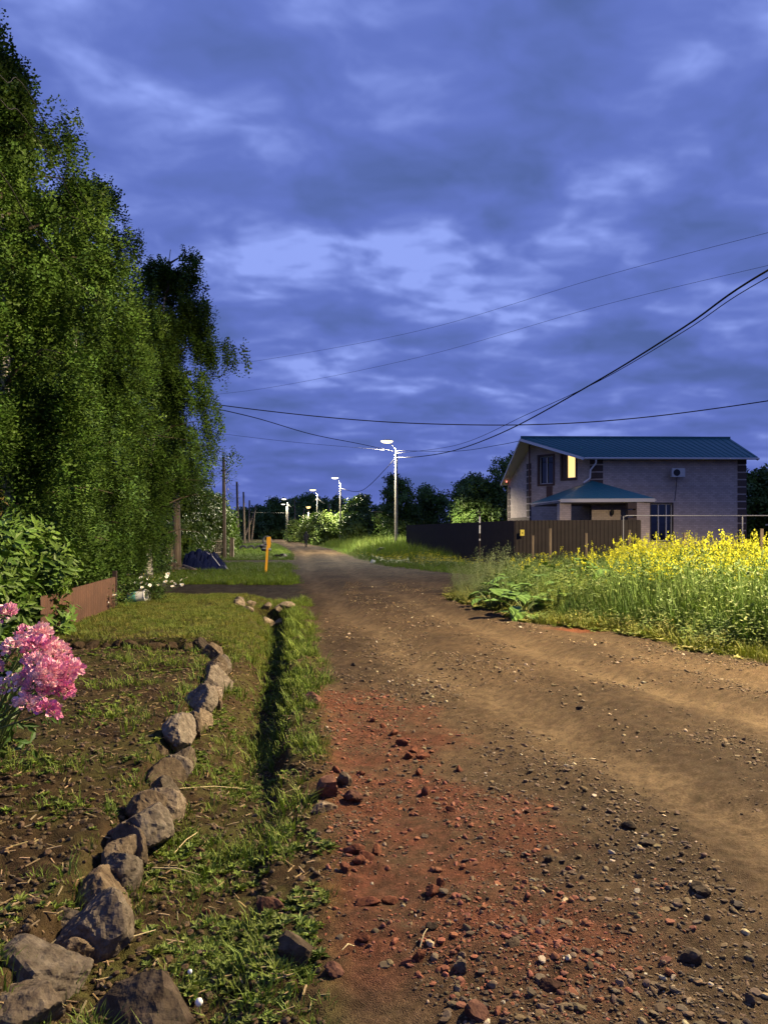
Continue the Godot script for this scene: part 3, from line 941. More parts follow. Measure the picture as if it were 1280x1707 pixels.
	for i in 9000:
		var d := R(10.5, 27.0)
		var rr := road_r(d)
		var x := rr + 0.6 + R(0, 1) * 9.0
		if x > 0.56 * d + 2.0: continue
		var px := 640.0 + 1233.0 * x / d
		var h := field_h(x, d)
		var keep := sm(0.9, 2.6, x - rr) * (0.06 + g_mid.get_noise_2d(x * 1.1, d * 1.1 + 60.0) * 0.8)
		if px < 1020.0: keep *= 0.22
		if R(0, 1) > keep: continue
		var s := h * R(0.62, 1.12) + 0.08
		list.append([rng.randi() % 3, turned(P(x, ground_y(x, d), d), R(0, TAU), Vector3(1, s, 1) * 1.0, R(-0.1, 0.1), R(0, TAU)), Color(1, 1, 1) * R(0.85, 1.15)])
	scatter("mustard_flowers", "yellow flowering mustard standing over the field grass", "wildflowers", kinds, M.grass, list)
	# small yellow-white flowers on the verge before the brown fence
	var bits := [kinds[0]]
	list = []
	for i in 110:
		var d := R(33.0, 46.0)
		var x := road_r(d) + R(0.5, 4.0)
		if x > lerp_table([[33, 5.4], [53, 1.6]], d) - 0.2: continue
		list.append([0, turned(P(x, ground_y(x, d), d), R(0, TAU), Vector3(1.6, R(0.3, 0.5), 1.6)), Color(1, 1.0, 1.0)])
	scatter("verge_flowers", "low yellow flowers in the grass before the brown fence", "wildflowers", bits, M.grass, list)
	# feathery wormwood clumps at the corner of the field
	var feather := [sprig(596, 16, 0.5, 0.06, 0.6, 0.25), sprig(597, 14, 0.42, 0.05, 0.8, 0.3)]
	var spots := [[0.0, 19.2, 2.55, 1.0, "grey-green wormwood clump at the field corner"], [0.0, 17.2, 2.15, 0.6, "low wormwood clump beside the burdock leaves"], [0.0, 21.0, 3.3, 1.15, "taller wormwood clump behind the field corner"], [0.0, 14.2, 3.5, 0.8, "pale green feathery weed clump at the road edge"]]
	for i in spots.size():
		var s: Array = spots[i]
		rng.seed = 600 + i
		var t := thing("wormwood_clump", s[4], "plant", P(s[2], ground_y(s[2], s[1]), s[1]), 0.0, "weed clumps at the field corner")
		var xf := []
		var cols := []
		for k in 700:
			var q: Vector3 = Vector3(R(-1, 1), 0, R(-1, 1)) * s[3] * 0.75
			var hh: float = s[3] * (1.15 - q.length() * 0.6)
			xf.append(aim(Vector3(q.x * 0.8 + R(-0.2, 0.2), 1, q.z * 0.8 + R(-0.2, 0.2)), R(0, TAU), hh * R(0.5, 1.0), q + Vector3(0, R(0, 0.75) * hh, 0)))
			cols.append(tint(Vector3(0.13, 0.165, 0.07) if i != 3 else Vector3(0.17, 0.21, 0.035)))
		stuff("foliage", feather[i % 2], M.leaf, xf, cols, t)
	# burdock: big soft leaves, each a part
	var bl := MB.new()
	bl.col = Color(0.085, 0.15, 0.032)
	var rows := 6
	var grid := []
	for i in rows + 1:
		var f := float(i) / rows
		var wd := 0.5 * sin(pow(f, 0.75) * PI * 0.98 + 0.04) * 0.78
		var ln := []
		for j in 5:
			var u := j / 2.0 - 1.0
			ln.append(Vector3(u * wd + 0.0, 0.16 * absf(u) * wd + 0.03 * sin(f * 17.0 + u * 6.0) - 0.28 * f * f, -f))
		grid.append(ln)
	for i in rows:
		for j in 4:
			bl.tri(grid[i][j], grid[i + 1][j], grid[i][j + 1]); bl.tri(grid[i][j + 1], grid[i + 1][j], grid[i + 1][j + 1])
	var leafmesh := bl.mesh()
	var burd := [[2.62, 13.9, 0.5, 16], [3.1, 15.0, 0.7, 18], [2.2, 15.4, 0.45, 12], [4.6, 17.2, 1.0, 18], [3.7, 17.6, 0.9, 18], [4.95, 15.6, 0.85, 14], [3.6, 14.4, 0.6, 16], [4.2, 15.6, 0.85, 18], [2.75, 16.4, 0.75, 16]]
	var names := ["burdock with broad leaves flopping onto the road edge", "burdock behind the one at the road edge", "small burdock beside the wormwood clump", "tall dark burdock among the yellow flowers", "dark burdock deep in the field corner", "burdock against the tall field grass", "burdock beside the pale feathery weeds", "burdock in the middle of the burdock patch", "burdock between the wormwood and the burdock patch"]
	for i in burd.size():
		var a: Array = burd[i]
		rng.seed = 620 + i
		var t := thing("burdock_plant", names[i], "plant", P(a[0], ground_y(a[0], a[1]), a[1]), 0.0, "burdock plants at the field corner")
		for k in a[3]:
			var an: float = TAU * k / a[3] + R(-0.3, 0.3)
			var up: float = R(0.15, 1.0) * a[2]
			var out := R(0.08, 0.35)
			var base := Vector3(sin(an) * -out, up, cos(an) * -out)
			var st := MB.new()
			st.tube([Vector3(0, 0, 0), Vector3(base.x * 0.4, up * 0.6, base.z * 0.4), base], [0.012, 0.009, 0.006], 5, false)
			var bs := Basis(Vector3.UP, an) * Basis(Vector3.RIGHT, R(-0.35, 0.5))
			var lf := part("leaf", leafmesh, M.leaf, t, Transform3D(bs.scaled_local(Vector3.ONE * R(0.24, 0.44)), base))
			part("stalk", st, M.leaf_stalk, lf, lf.transform.affine_inverse())
# ---------------------------------------------------------------- stones and rubble
func make_stones() -> void:
	# garden edging, from the camera's end to the lawn end: pixel of the foot, width, height, depth in metres
	var row := [[20, 1712, 0.36, 0.2, 0.3, 0.2, 0.0], [78, 1652, 0.4, 0.21, 0.33, 0.24, 0.3], [150, 1588, 0.26, 0.3, 0.25, 0.23, -0.1], [98, 1560, 0.2, 0.14, 0.2, 0.2, 0.5], [178, 1508, 0.22, 0.2, 0.24, 0.18, 0.2],
		[203, 1455, 0.17, 0.22, 0.2, 0.24, 0.0], [228, 1418, 0.3, 0.26, 0.27, 0.25, 0.25], [262, 1362, 0.25, 0.22, 0.25, 0.24, -0.2], [272, 1308, 0.24, 0.18, 0.26, 0.13, 0.3], [300, 1282, 0.2, 0.19, 0.24, 0.25, 0.1],
		[268, 1268, 0.16, 0.14, 0.16, 0.11, 0.0], [302, 1248, 0.3, 0.27, 0.3, 0.26, 0.0], [326, 1212, 0.26, 0.2, 0.26, 0.27, 0.4], [332, 1190, 0.3, 0.27, 0.3, 0.24, 0.0], [358, 1172, 0.2, 0.22, 0.24, 0.3, 0.1], [338, 1158, 0.22, 0.16, 0.25, 0.12, 0.0],
		[362, 1148, 0.27, 0.28, 0.3, 0.22, 0.0], [352, 1128, 0.3, 0.26, 0.34, 0.16, 0.2], [362, 1110, 0.3, 0.28, 0.3, 0.22, 0.0], [338, 1104, 0.24, 0.24, 0.28, 0.09, 0.1]]
	var extra := [[118, 1610, 0.2, 0.16, 0.2, 0.16, 0.4], [192, 1478, 0.2, 0.2, 0.2, 0.2, 0.1], [215, 1438, 0.18, 0.2, 0.2, 0.15, 0.3], [248, 1385, 0.2, 0.2, 0.22, 0.2, 0.6], [268, 1335, 0.22, 0.2, 0.22, 0.18, 0.2], [288, 1296, 0.22, 0.18, 0.22, 0.2, 0.5], [318, 1228, 0.22, 0.2, 0.24, 0.2, 0.1], [348, 1182, 0.24, 0.2, 0.24, 0.24, 0.7], [360, 1160, 0.22, 0.22, 0.24, 0.2, 0.2], [364, 1136, 0.24, 0.24, 0.26, 0.26, 0.4], [366, 1120, 0.24, 0.22, 0.24, 0.2, 0.1]]
	row.append_array(extra)
	row.sort_custom(func(p, q): return p[1] > q[1])
	var ord := ["first", "second", "third", "fourth", "fifth", "sixth", "seventh", "eighth", "ninth", "tenth", "eleventh", "twelfth", "thirteenth", "fourteenth", "fifteenth", "sixteenth", "seventeenth", "eighteenth", "nineteenth", "twentieth", "twenty-first", "twenty-second", "twenty-third", "twenty-fourth", "twenty-fifth", "twenty-sixth", "twenty-seventh", "twenty-eighth", "twenty-ninth", "thirtieth", "thirty-first"]
	for i in row.size():
		var a: Array = row[i]
		var d: float = 1.6 * 1233.0 / (a[1] - 889.0)
		var x: float = (a[0] - 640.0) / 1233.0 * d
		var look := "pale" if a[5] > 0.2 else "dark"
		var t := Vector3(a[5], a[5] * (0.81 + 0.05 * sin(i * 2.3)), a[5] * (0.59 + 0.09 * sin(i * 2.3))) * (0.9 + 0.22 * sin(i * 4.1))
		var o := part("border_stone", rock(700 + i, 4, Vector3(a[2] * 1.0, a[3] * 1.15, a[4] * 1.2) * 0.8, 8, 0.025, t), M.stone, self)
		o.position = P(x, ground_y(x + 0.1, d) + a[3] * (0.27 if a[1] < 1500.0 else 0.12), d)
		o.rotation.y = a[6]
		tag(o, "%s angular stone in the garden edging, %s from the lawn end" % [look, ord[row.size() - 1 - i]], "stone", "stones edging the garden bed")
	# flat stone at the near end of the ditch, block at its bank, culvert rim
	var singles := [[255, 1704, 0.36, 0.16, 0.3, 0.07, "dark rounded stone sunk in the soil beside the edging"], [548, 1338, 0.2, 0.13, 0.17, 0.22, "pale block of stone where the ditch bank meets the red grit"], [575, 1316, 0.12, 0.1, 0.1, 0.16, "small brown stone behind the pale block"], [520, 1178, 0.26, 0.12, 0.2, 0.28, "pale slab at the corner of the red brick patch"],
		[540, 1358, 0.16, 0.07, 0.14, 0.25, "flat pale stone in front of the block at the ditch bank"], [585, 1340, 0.13, 0.08, 0.12, 0.16, "brown stone half buried in red grit by the block"], [452, 1518, 0.13, 0.08, 0.12, 0.13, "reddish stone among the weeds near the edging"], [492, 1604, 0.15, 0.1, 0.14, 0.09, "dark stone beside the bright grass clump"], [556, 1624, 0.08, 0.05, 0.08, 0.2, "small reddish stone on bare dark soil"],
		[1148, 1612, 0.15, 0.09, 0.13, 0.11, "large lone stone on the bare road near the camera end"], [1050, 1385, 0.17, 0.1, 0.15, 0.08, "dark stone beside the pale wheel track"], [1075, 1415, 0.14, 0.06, 0.12, 0.08, "flat dark stone next to the pale wheel track"], [1165, 1500, 0.15, 0.08, 0.14, 0.08, "dark stone in the gravel ridge"], [880, 1356, 0.09, 0.06, 0.08, 0.06, "small black stone on red-brown grit"], [770, 1625, 0.13, 0.07, 0.1, 0.19, "brown stone with a pale top on the gravel"], [720, 1560, 0.09, 0.06, 0.08, 0.08, "dark stone in coarse gravel"],
		[590, 1108, 0.14, 0.1, 0.13, 0.06, "dark stone on the road beside the grass strip"], [615, 1116, 0.15, 0.07, 0.12, 0.12, "flat brown stone beside the dark one by the grass strip"], [965, 1185, 0.11, 0.08, 0.1, 0.06, "single dark stone between the wheel tracks"], [915, 1440, 0.09, 0.05, 0.08, 0.1, "small flat stone on the brown road"], [910, 1490, 0.08, 0.06, 0.07, 0.09, "small stone casting a short shade on the brown road"], [855, 1590, 0.1, 0.07, 0.09, 0.14, "stone with a chipped pale face on the gravel"], [920, 1655, 0.12, 0.07, 0.1, 0.1, "low stone among red-brown grit"], [1250, 1690, 0.07, 0.06, 0.06, 0.2, "small pale stone beside a dark clod"], [790, 1700, 0.13, 0.09, 0.12, 0.2, "reddish stone in coarse grit"]]
	for i in singles.size():
		var a: Array = singles[i]
		var d: float = 1.6 * 1233.0 / (a[1] - 889.0)
		var x: float = (a[0] - 640.0) / 1233.0 * d
		var warm := 0.78 if not "red" in a[6] else 0.5
		var o := part("loose_stone", rock(740 + i, 2, Vector3(a[2], a[3] * 1.2, a[4]) * (0.8 if i < 9 else 0.5), 11, 0.03, Vector3(1.0, warm, warm * 0.72) * maxf(a[5], 0.1)), M.stone, self)
		o.position = P(x, ground_y(x, d) + a[3] * (0.22 if i < 9 else 0.1), d)
		o.rotation.y = i * 1.7
		tag(o, a[6], "stone", "loose stones on the verge and road")
	# broken brick: half bricks and chunks along the edge of the red patch
	var where := [[590, 1425, 0.12, 0.05, 0.07], [612, 1436, 0.11, 0.05, 0.08], [628, 1424, 0.1, 0.05, 0.07], [600, 1440, 0.1, 0.04, 0.06], [610, 1510, 0.13, 0.04, 0.1], [750, 1352, 0.07, 0.04, 0.05], [640, 1210, 0.1, 0.05, 0.08], [655, 1225, 0.09, 0.05, 0.07], [672, 1240, 0.12, 0.05, 0.09], [690, 1252, 0.1, 0.05, 0.07], [680, 1262, 0.09, 0.05, 0.08], [705, 1262, 0.11, 0.05, 0.08], [622, 1200, 0.08, 0.04, 0.06], [700, 1285, 0.07, 0.05, 0.06], [712, 1320, 0.08, 0.06, 0.06], [650, 1500, 0.07, 0.04, 0.05], [735, 1480, 0.06, 0.04, 0.05], [720, 1495, 0.08, 0.04, 0.06], [530, 1175, 0.12, 0.05, 0.09], [345, 1505, 0.06, 0.03, 0.04], [330, 1522, 0.07, 0.03, 0.05], [700, 1600, 0.07, 0.04, 0.06], [605, 1572, 0.06, 0.03, 0.05], [560, 1295, 0.08, 0.05, 0.06], [765, 1282, 0.07, 0.05, 0.05], [930, 1040, 0.12, 0.06, 0.09], [600, 1290, 0.07, 0.04, 0.05], [575, 1460, 0.08, 0.04, 0.06]]
	for i in where.size():
		var a: Array = where[i]
		var d: float = 1.6 * 1233.0 / (a[1] - 889.0)
		var x: float = (a[0] - 640.0) / 1233.0 * d
		var o := part("brick_chunk", rock(790 + i, 2, Vector3(a[2], a[3] * 1.3, a[4]) * 0.72, 8, 0.02, Vector3(0.22, 0.085, 0.05)), M.stone, self)
		o.position = P(x, ground_y(x, d) + a[3] * 0.2, d)
		o.rotation = Vector3(0.1 * sin(i * 2.1), i * 2.3, 0.15 * cos(i * 1.3))
		tag(o, "broken chunk of red brick lying in the brick grit", "brick", "broken red bricks at the road edge")
	# stones round the culvert mouth and at the lip of the lawn
	for i in 9:
		var an := TAU * i / 9.0 + 0.2
		var x := -2.5 + cos(an) * 0.5
		var d := 15.2 + sin(an) * 0.6
		var o := part("culvert_stone", rock(830 + i, 2, Vector3(0.24, 0.16, 0.2) * (1.0 + 0.2 * sin(i * 3.0)), 10, 0.03, Vector3(0.34, 0.28, 0.2)), M.stone, self)
		o.position = P(x, ground_y(x, d) + 0.04, d)
		o.rotation.y = i * 1.1
		tag(o, "pale rubble stone ringing the dark culvert mouth in the lawn", "stone", "stones round the culvert mouth")
	for i in 13:
		var x := -2.35 - i * 0.17
		var d := 9.42 + 0.05 * sin(i * 2.0)
		var o := part("turf_clod", rock(845 + i, 2, Vector3(0.2, 0.13, 0.16) * (0.8 + 0.35 * absf(sin(i * 1.7))), 12, 0.06, Vector3(0.075, 0.052, 0.03)), M.stone, self)
		o.position = P(x, ground_y(x, d - 0.1) + 0.04, d)
		o.rotation.y = i * 1.3
		tag(o, "clod of dark earth at the cut edge of the lawn", "clod", "earth clods along the lawn edge")
	# long dry stalks
	for a in [[300, 1318, 410, 1288], [290, 1422, 330, 1392], [255, 1452, 335, 1453], [180, 1600, 260, 1560], [590, 1588, 570, 1605], [700, 1590, 712, 1572]]:
		var d0: float = 1.6 * 1233.0 / (a[1] - 889.0)
		var d1: float = 1.6 * 1233.0 / (a[3] - 889.0)
		var p0 := P((a[0] - 640.0) / 1233.0 * d0, 0, d0)
		var p1 := P((a[2] - 640.0) / 1233.0 * d1, 0, d1)
		p0.y = ground_y(p0.x, d0) + 0.02; p1.y = ground_y(p1.x, d1) + 0.03
		var b := MB.new()
		b.tube([p0, p0.lerp(p1, 0.5) + Vector3(0, 0.015, 0), p1], [0.003, 0.003, 0.002], 5)
		tag(part("dry_stalk", b, M.straw, self), "long dry straw stalk lying on the weedy ground", "stalk", "dry stalks on the ground")

# ---------------------------------------------------------------- garden
func peony_flower(seed_: int, pale: float) -> MB:
	rng.seed = seed_
	var b := MB.new()
	for i in 95:
		var f := sqrt((i + 0.5) / 95.0)
		var an := i * 2.39996
		var lift := lerpf(1.35, -0.35, f)
		var o := Vector3(cos(an) * cos(lift), sin(lift), sin(an) * cos(lift)).normalized()
		var rad := 0.034 + 0.02 * R(0, 1)
		var dir := (o + Vector3(R(-0.5, 0.5), R(-0.2, 0.6), R(-0.5, 0.5))).normalized()
		var side := dir.cross(o + Vector3(R(-0.4, 0.4), R(-0.4, 0.4), 0.3)).normalized()
		var t := clampf(pale * 0.8 + R(-0.4, 0.5), 0.0, 1.0)
		var q := Vector3(0.62, 0.17, 0.34).lerp(Vector3(0.88, 0.64, 0.6), t)
		b.col = Color(q.x, q.y, q.z)
		var w := R(0.016, 0.028)
		var l := R(0.022, 0.036)
		var p := o * rad
		# a cupped petal with a notched rim
		var up := side.cross(dir)
		b.tri(p, p + dir * l * 0.7 + side * w * 0.6, p + dir * l + side * w * 0.2 - up * l * 0.15)
		b.tri(p, p + dir * l + side * w * 0.2 - up * l * 0.15, p + dir * l * 0.86)
		b.tri(p, p + dir * l * 0.86, p + dir * l - side * w * 0.2 - up * l * 0.15)
		b.tri(p, p + dir * l - side * w * 0.2 - up * l * 0.15, p + dir * l * 0.7 - side * w * 0.6)
	return b
func make_garden() -> void:
	var bush := thing("peony_bush", "pink peony bush in full bloom at the edge of the garden bed", "flower bush", P(-2.15, ground_y(-2.15, 3.9), 3.9))
	var heads := [[66, 1058, 3.85, 0.9], [60, 1080, 3.75, 0.1], [78, 1078, 3.85, 0.3], [28, 1080, 3.75, 0.8], [62, 1106, 3.65, 0.6], [86, 1100, 3.75, 0.8], [108, 1110, 3.75, 0.3], [82, 1120, 3.6, 0.6], [56, 1128, 3.6, 0.3], [104, 1130, 3.65, 0.35], [86, 1144, 3.6, 0.15], [60, 1150, 3.55, 0.5], [16, 1144, 3.6, 1.0], [44, 1176, 3.5, 1.0], [80, 1186, 3.5, 0.0], [10, 1024, 4.0, 0.6], [46, 1062, 3.95, 0.3], [104, 1150, 3.62, 0.2], [118, 1120, 3.7, 0.4], [70, 1134, 3.55, 0.85], [-20, 1110, 3.7, 0.5], [96, 1088, 3.8, 0.9]]
	for i in heads.size():
		var a: Array = heads[i]
		var p := W(a[0], a[1], a[2]) - bush.position
		var s := 0.92 if i in [13, 14] else 0.98
		var fl := part("flower", peony_flower(900 + i, a[3]), M.petal, bush, Transform3D(Basis(Vector3(sin(i * 1.3), 0, cos(i * 2.1)).normalized(), 0.4).scaled_local(Vector3(s, s * 0.92, s)), p))
		var st := MB.new()
		var foot := Vector3(-0.1 + 0.12 * sin(i * 1.7), 0, 0.05 * cos(i * 2.3))
		st.tube([foot, foot.lerp(p, 0.6) + Vector3(0, 0.12, 0), p], [0.006, 0.005, 0.004], 5, false)
		part("stem", st, M.leaf_stalk, fl, fl.transform.affine_inverse())
	rng.seed = 930
	var xf := []
	var cols := []
	for i in 520:
		var q := Vector3(R(-1, 1), R(-1, 1), R(-1, 1))
		if q.length() > 1.0: continue
		var p := Vector3(-0.22, 0.55, -0.12) + Vector3(q.x * 0.5, q.y * 0.5, q.z * 0.42)
		xf.append(aim(q + Vector3(R(-0.4, 0.4), R(0, 0.7), R(-0.4, 0.4)), R(0, TAU), R(0.7, 1.1), p))
		cols.append(tint(Vector3(0.042, 0.085, 0.014)))
	stuff("foliage", leaf_meshes.peony, M.leaf, xf, cols, bush)
	# low fence of corrugated brown sheet, then a dark post
	var f := thing("corrugated_fence", "low brown corrugated sheet fence half covered by the green shrub", "fence", P(-4.45, 0.16, 9.6))
	var a0 := P(-4.45, 0.16, 9.6)
	var a1 := P(-5.1, 0.16, 14.0)
	var along := (a1 - a0).normalized()
	var out := along.cross(Vector3.UP)
	if out.x < 0: out = -out
	var waves := 36
	for k in 4:   # four sheets
		var b := MB.new()
		var per := waves / 4
		for i in per * 4:
			var s0 := (k * per + i / 4.0) / waves
			var s1 := (k * per + (i + 1) / 4.0) / waves
			var z0: float = [0.0, 0.035, 0.035, 0.0][i % 4]
			var z1: float = [0.035, 0.035, 0.0, 0.0][i % 4]
			var p0 := (a1 - a0) * s0 + out * z0
			var p1 := (a1 - a0) * s1 + out * z1
			b.face(p0 + Vector3(0, -0.1, 0), p1 + Vector3(0, -0.1, 0), p1 + Vector3(0, 0.62, 0), p0 + Vector3(0, 0.62, 0), out)
		part("sheet", b, M.fence_rust, f)
	var pb := MB.new()
	pb.box(a1 - a0 + along * 0.06 + Vector3(0, 0.3, 0), Vector3(0.07, 0.85, 0.07))
	part("post", pb, M.gate_brown, f)
	# daisies by the end of the fence
	var head := MB.new()
	for i in 12:
		var an := TAU * i / 12.0
		var dir := Vector3(cos(an), 0.25, sin(an)).normalized()
		head.col = Color(0.78, 0.77, 0.7)
		leaf_shape(head, dir * 0.008, dir, dir.cross(Vector3.UP).normalized(), 0.03, 0.014, 0.0, 0.1)
	head.col = Color(0.6, 0.38, 0.02)
	head.lathe(Vector3(0, 0.002, 0), [Vector2(0.011, 0), Vector2(0.009, 0.005), Vector2(0.001, 0.008)], 8)
	var dm := head.mesh()
	for g in 2:
		var dz := thing("daisy_clump", ["tall clump of white daisies beside the dark fence post", "few large white flowers low at the brown corrugated fence"][g], "flowers", [P(-5.05, 0.17, 15.3), P(-4.95, 0.17, 13.55)][g])
		rng.seed = 950 + g
		var st := MB.new()
		var n: int = [46, 8][g]
		for i in n:
			var base := Vector3(R(-0.25, 0.25), 0, R(-0.3, 0.3))
			var tip: Vector3 = base + (Vector3(R(-0.15, 0.75), R(0.32, 0.62), R(-0.3, 0.3)) if g == 0 else Vector3(R(-0.15, 0.3), R(0.1, 0.5), R(-0.2, 0.2)))
			st.tube([base, base.lerp(tip, 0.5) + Vector3(0, 0.05, 0), tip], [0.003, 0.003, 0.002], 4, false)
			part("flower", dm, M.petal, dz, Transform3D(Basis(Vector3(R(-1, 1), 0, R(-1, 1)).normalized(), R(0.2, 1.0)).scaled_local(Vector3.ONE * R(1.0, 1.5)), tip))
		part("stems", st, M.leaf_stalk, dz).set_meta("kind", "stuff")
		var lx := []
		var lc := []
		for i in n * 5:
			lx.append(aim(Vector3(R(-0.5, 0.5), 1, R(-0.5, 0.5)), R(0, TAU), R(0.5, 1.0), Vector3(R(-0.3, 0.45), R(0, 0.3), R(-0.3, 0.3))))
			lc.append(tint(Vector3(0.06, 0.11, 0.02)))
		stuff("foliage", leaf_meshes.thuja, M.leaf, lx, lc, dz)
	# bucket on its side
	var bk := thing("plastic_bucket", "white and teal plastic bucket lying on its side on the lawn", "bucket", W(229, 1018, 15.0))
	bk.position.y = ground_y(bk.position.x, 15.0) + 0.12
	var ax := Basis(Vector3(0, 0, 1), -1.45)
	var b1 := MB.new()
	b1.lathe(Vector3.ZERO, [Vector2(0.02, -0.17), Vector2(0.1, -0.17), Vector2(0.112, -0.02), Vector2(0.112, -0.0)], 20, ax)
	part("label_band", b1, M.teal_plastic, bk)
	var b2 := MB.new()
	b2.lathe(Vector3.ZERO, [Vector2(0.1125, 0.0), Vector2(0.127, 0.17), Vector2(0.134, 0.17), Vector2(0.134, 0.19), Vector2(0.12, 0.19), Vector2(0.1, -0.1), Vector2(0.0, -0.1)], 20, ax)
	part("shell", b2, M.white_plastic, bk)
	var b3 := MB.new()
	var hp := []
	for i in 9:
		var an := PI * i / 8.0
		hp.append(ax * Vector3(cos(an) * 0.135, 0.16 + sin(an) * 0.09, -sin(an) * 0.08))
	b3.tube(hp, [0.003, 0.003, 0.003, 0.003, 0.003, 0.003, 0.003, 0.003, 0.003], 6)
	part("handle", b3, M.galvanised, bk)
	# dandelion clocks
	for q in [[332, 1658, 0.014, "round white dandelion clock low among weeds"], [317, 1610, 0.009, "smaller pale dandelion clock behind the large one"]]:
		var d: float = 1.6 * 1233.0 / (q[1] + 22.0 - 889.0)
		var x: float = (q[0] - 640.0) / 1233.0 * d
		var t := thing("dandelion_clock", q[3], "flower", P(x, ground_y(x, d), d))
		var sp := MB.new()
		sp.lathe(Vector3(0, 0.055, 0), [Vector2(0.001, -1) * q[2], Vector2(0.7, -0.7) * q[2], Vector2(1, 0) * q[2], Vector2(0.7, 0.7) * q[2], Vector2(0.001, 1) * q[2]], 14)
		part("seed_head", sp, M.white_plastic, t)
		var ss := MB.new()
		ss.tube([Vector3(0, -0.01, 0), Vector3(0.003, 0.025, 0), Vector3(0, 0.045, 0)], [0.003, 0.0025, 0.002], 5)
		part("stem", ss, M.leaf_stalk, t)

# ---------------------------------------------------------------- poles, lamps, wires
var lamp_at := []
func lamp_post(label: String, x: float, d: float, height: float, e: float, col: Color, reach: Vector3, white := false, lens := 1.0) -> void:
	var y := ground_y(x, d)
	var t := thing("street_lamp", label, "street lamp", P(x, y, d), 0.0, "street lamps along the road")
	var b := MB.new()
	b.tube([Vector3(0, -0.3, 0), Vector3(0, height * 0.5, 0), Vector3(0, height - 0.35, 0)], [0.14, 0.12, 0.1], 10)
	part("pole", b, M.concrete, t)
	var arm := MB.new()
	var tip := reach + Vector3(0, height, 0)
	arm.tube([Vector3(0, height - 0.9, 0.1), Vector3(0, height - 0.3, 0.1), Vector3(reach.x * 0.4, height - 0.05, reach.z * 0.4 + 0.05), tip], [0.028, 0.028, 0.026, 0.024], 7)
	part("arm", arm, M.lamp_grey, t)
	var dir := reach.normalized()
	var side := dir.cross(Vector3.UP).normalized()
	var bs := Basis(side, Vector3(0, 1, 0), side.cross(Vector3.UP))
	var body := MB.new()
	body.box(Vector3(0, 0.03, 0), Vector3(0.24, 0.07, 0.62))
	body.box(Vector3(0, 0.08, 0.1), Vector3(0.17, 0.045, 0.36))
	part("lamp_head", body, M.lamp_grey, t, Transform3D(bs, tip + dir * 0.25))
	# drop lens, bulging under the head
	var ln := MB.new()
	ln.lathe(Vector3.ZERO, [Vector2(0.001, -0.1), Vector2(0.07, -0.085), Vector2(0.11, -0.04), Vector2(0.115, 0.0)], 16)
	part("lamp_lens", ln, M.lamp_lens_white if white else (M.lamp_lens_orange if lens > 3.0 else M.lamp_lens), t, Transform3D(bs.scaled_local(Vector3(lens, lens, lens * 2.1)), tip + dir * 0.25 + Vector3(0, -0.008, 0)))
	var li := SpotLight3D.new()
	li.name = "lamp_light"
	li.light_color = col; li.light_energy = e; li.light_size = 0.12
	li.spot_angle = 87.0 if d < 20.0 else 79.0; li.spot_angle_attenuation = 0.22; li.spot_range = 90.0; li.spot_attenuation = 2.0
	li.shadow_enabled = true
	t.add_child(li)
	li.position = tip + dir * 0.25 + Vector3(0, -0.14 * lens, 0)
	var aimed := Vector3(dir.x * 0.2, -1, dir.z * 0.2)
	li.basis = Basis.looking_at(aimed, Vector3(0, 0, -1))
	# clamp and stub of twisted cable
	var cl := MB.new()
	cl.tube([Vector3(0.12, height - 1.0, 0), Vector3(0.12, height - 0.9, 0)], [0.05, 0.05], 8)
	part("cable_clamp", cl, M.lamp_grey, t)
	lamp_at.append(P(x, y + height - 0.95, d))
func wire(label: String, pts: Array, r: float, group := "") -> void:
	# pts: points the cable passes; smooth curve through them
	var c := Curve3D.new()
	c.bake_interval = 0.6
	for i in pts.size():
		var tan_: Vector3 = (pts[mini(i + 1, pts.size() - 1)] - pts[maxi(i - 1, 0)]) / 6.0
		c.add_point(pts[i], -tan_, tan_)
	var path := []
	var rad := []
	for p in c.get_baked_points():
		path.append(p); rad.append(r)
	var b := MB.new()
	b.tube(path, rad, 5, false)
	tag(part("overhead_wire", b, M.wire, self), label, "wire", group)
func utility_pole(label: String, foot: Vector3, top: Vector3, r: float, arms: Array, prop := false) -> void:
	var t := thing("utility_pole", label, "utility pole", foot, 0.0, "wooden utility poles along the gardens")
	var up := top - foot
	var b := MB.new()
	b.tube([Vector3(0, -0.4, 0), up * 0.5, up], [r * 1.15, r, r * 0.8], 9)
	part("pole", b, M.pole_wood, t)
	for a in arms:
		var m: Vector3 = up * a
		var cb := MB.new()
		cb.tube([m + Vector3(0.05, 0, 0), m + Vector3(0.22, 0.02, 0), m + Vector3(0.25, 0.14, 0)], [0.013, 0.013, 0.013], 6)
		var hook := part("hook", cb, M.galvanised, t)
		var ib := MB.new()
		ib.lathe(m + Vector3(0.25, 0.12, 0), [Vector2(0.035, 0), Vector2(0.05, 0.04), Vector2(0.035, 0.08), Vector2(0.045, 0.12), Vector2(0.001, 0.15)], 10)
		part("insulator", ib, M.insulator, hook)
	if prop:
		var pb := MB.new()
		pb.tube([Vector3(-1.9, -0.3, 0.4), up * 0.85], [r, r * 0.8], 8)
		part("brace", pb, M.pole_wood, t)
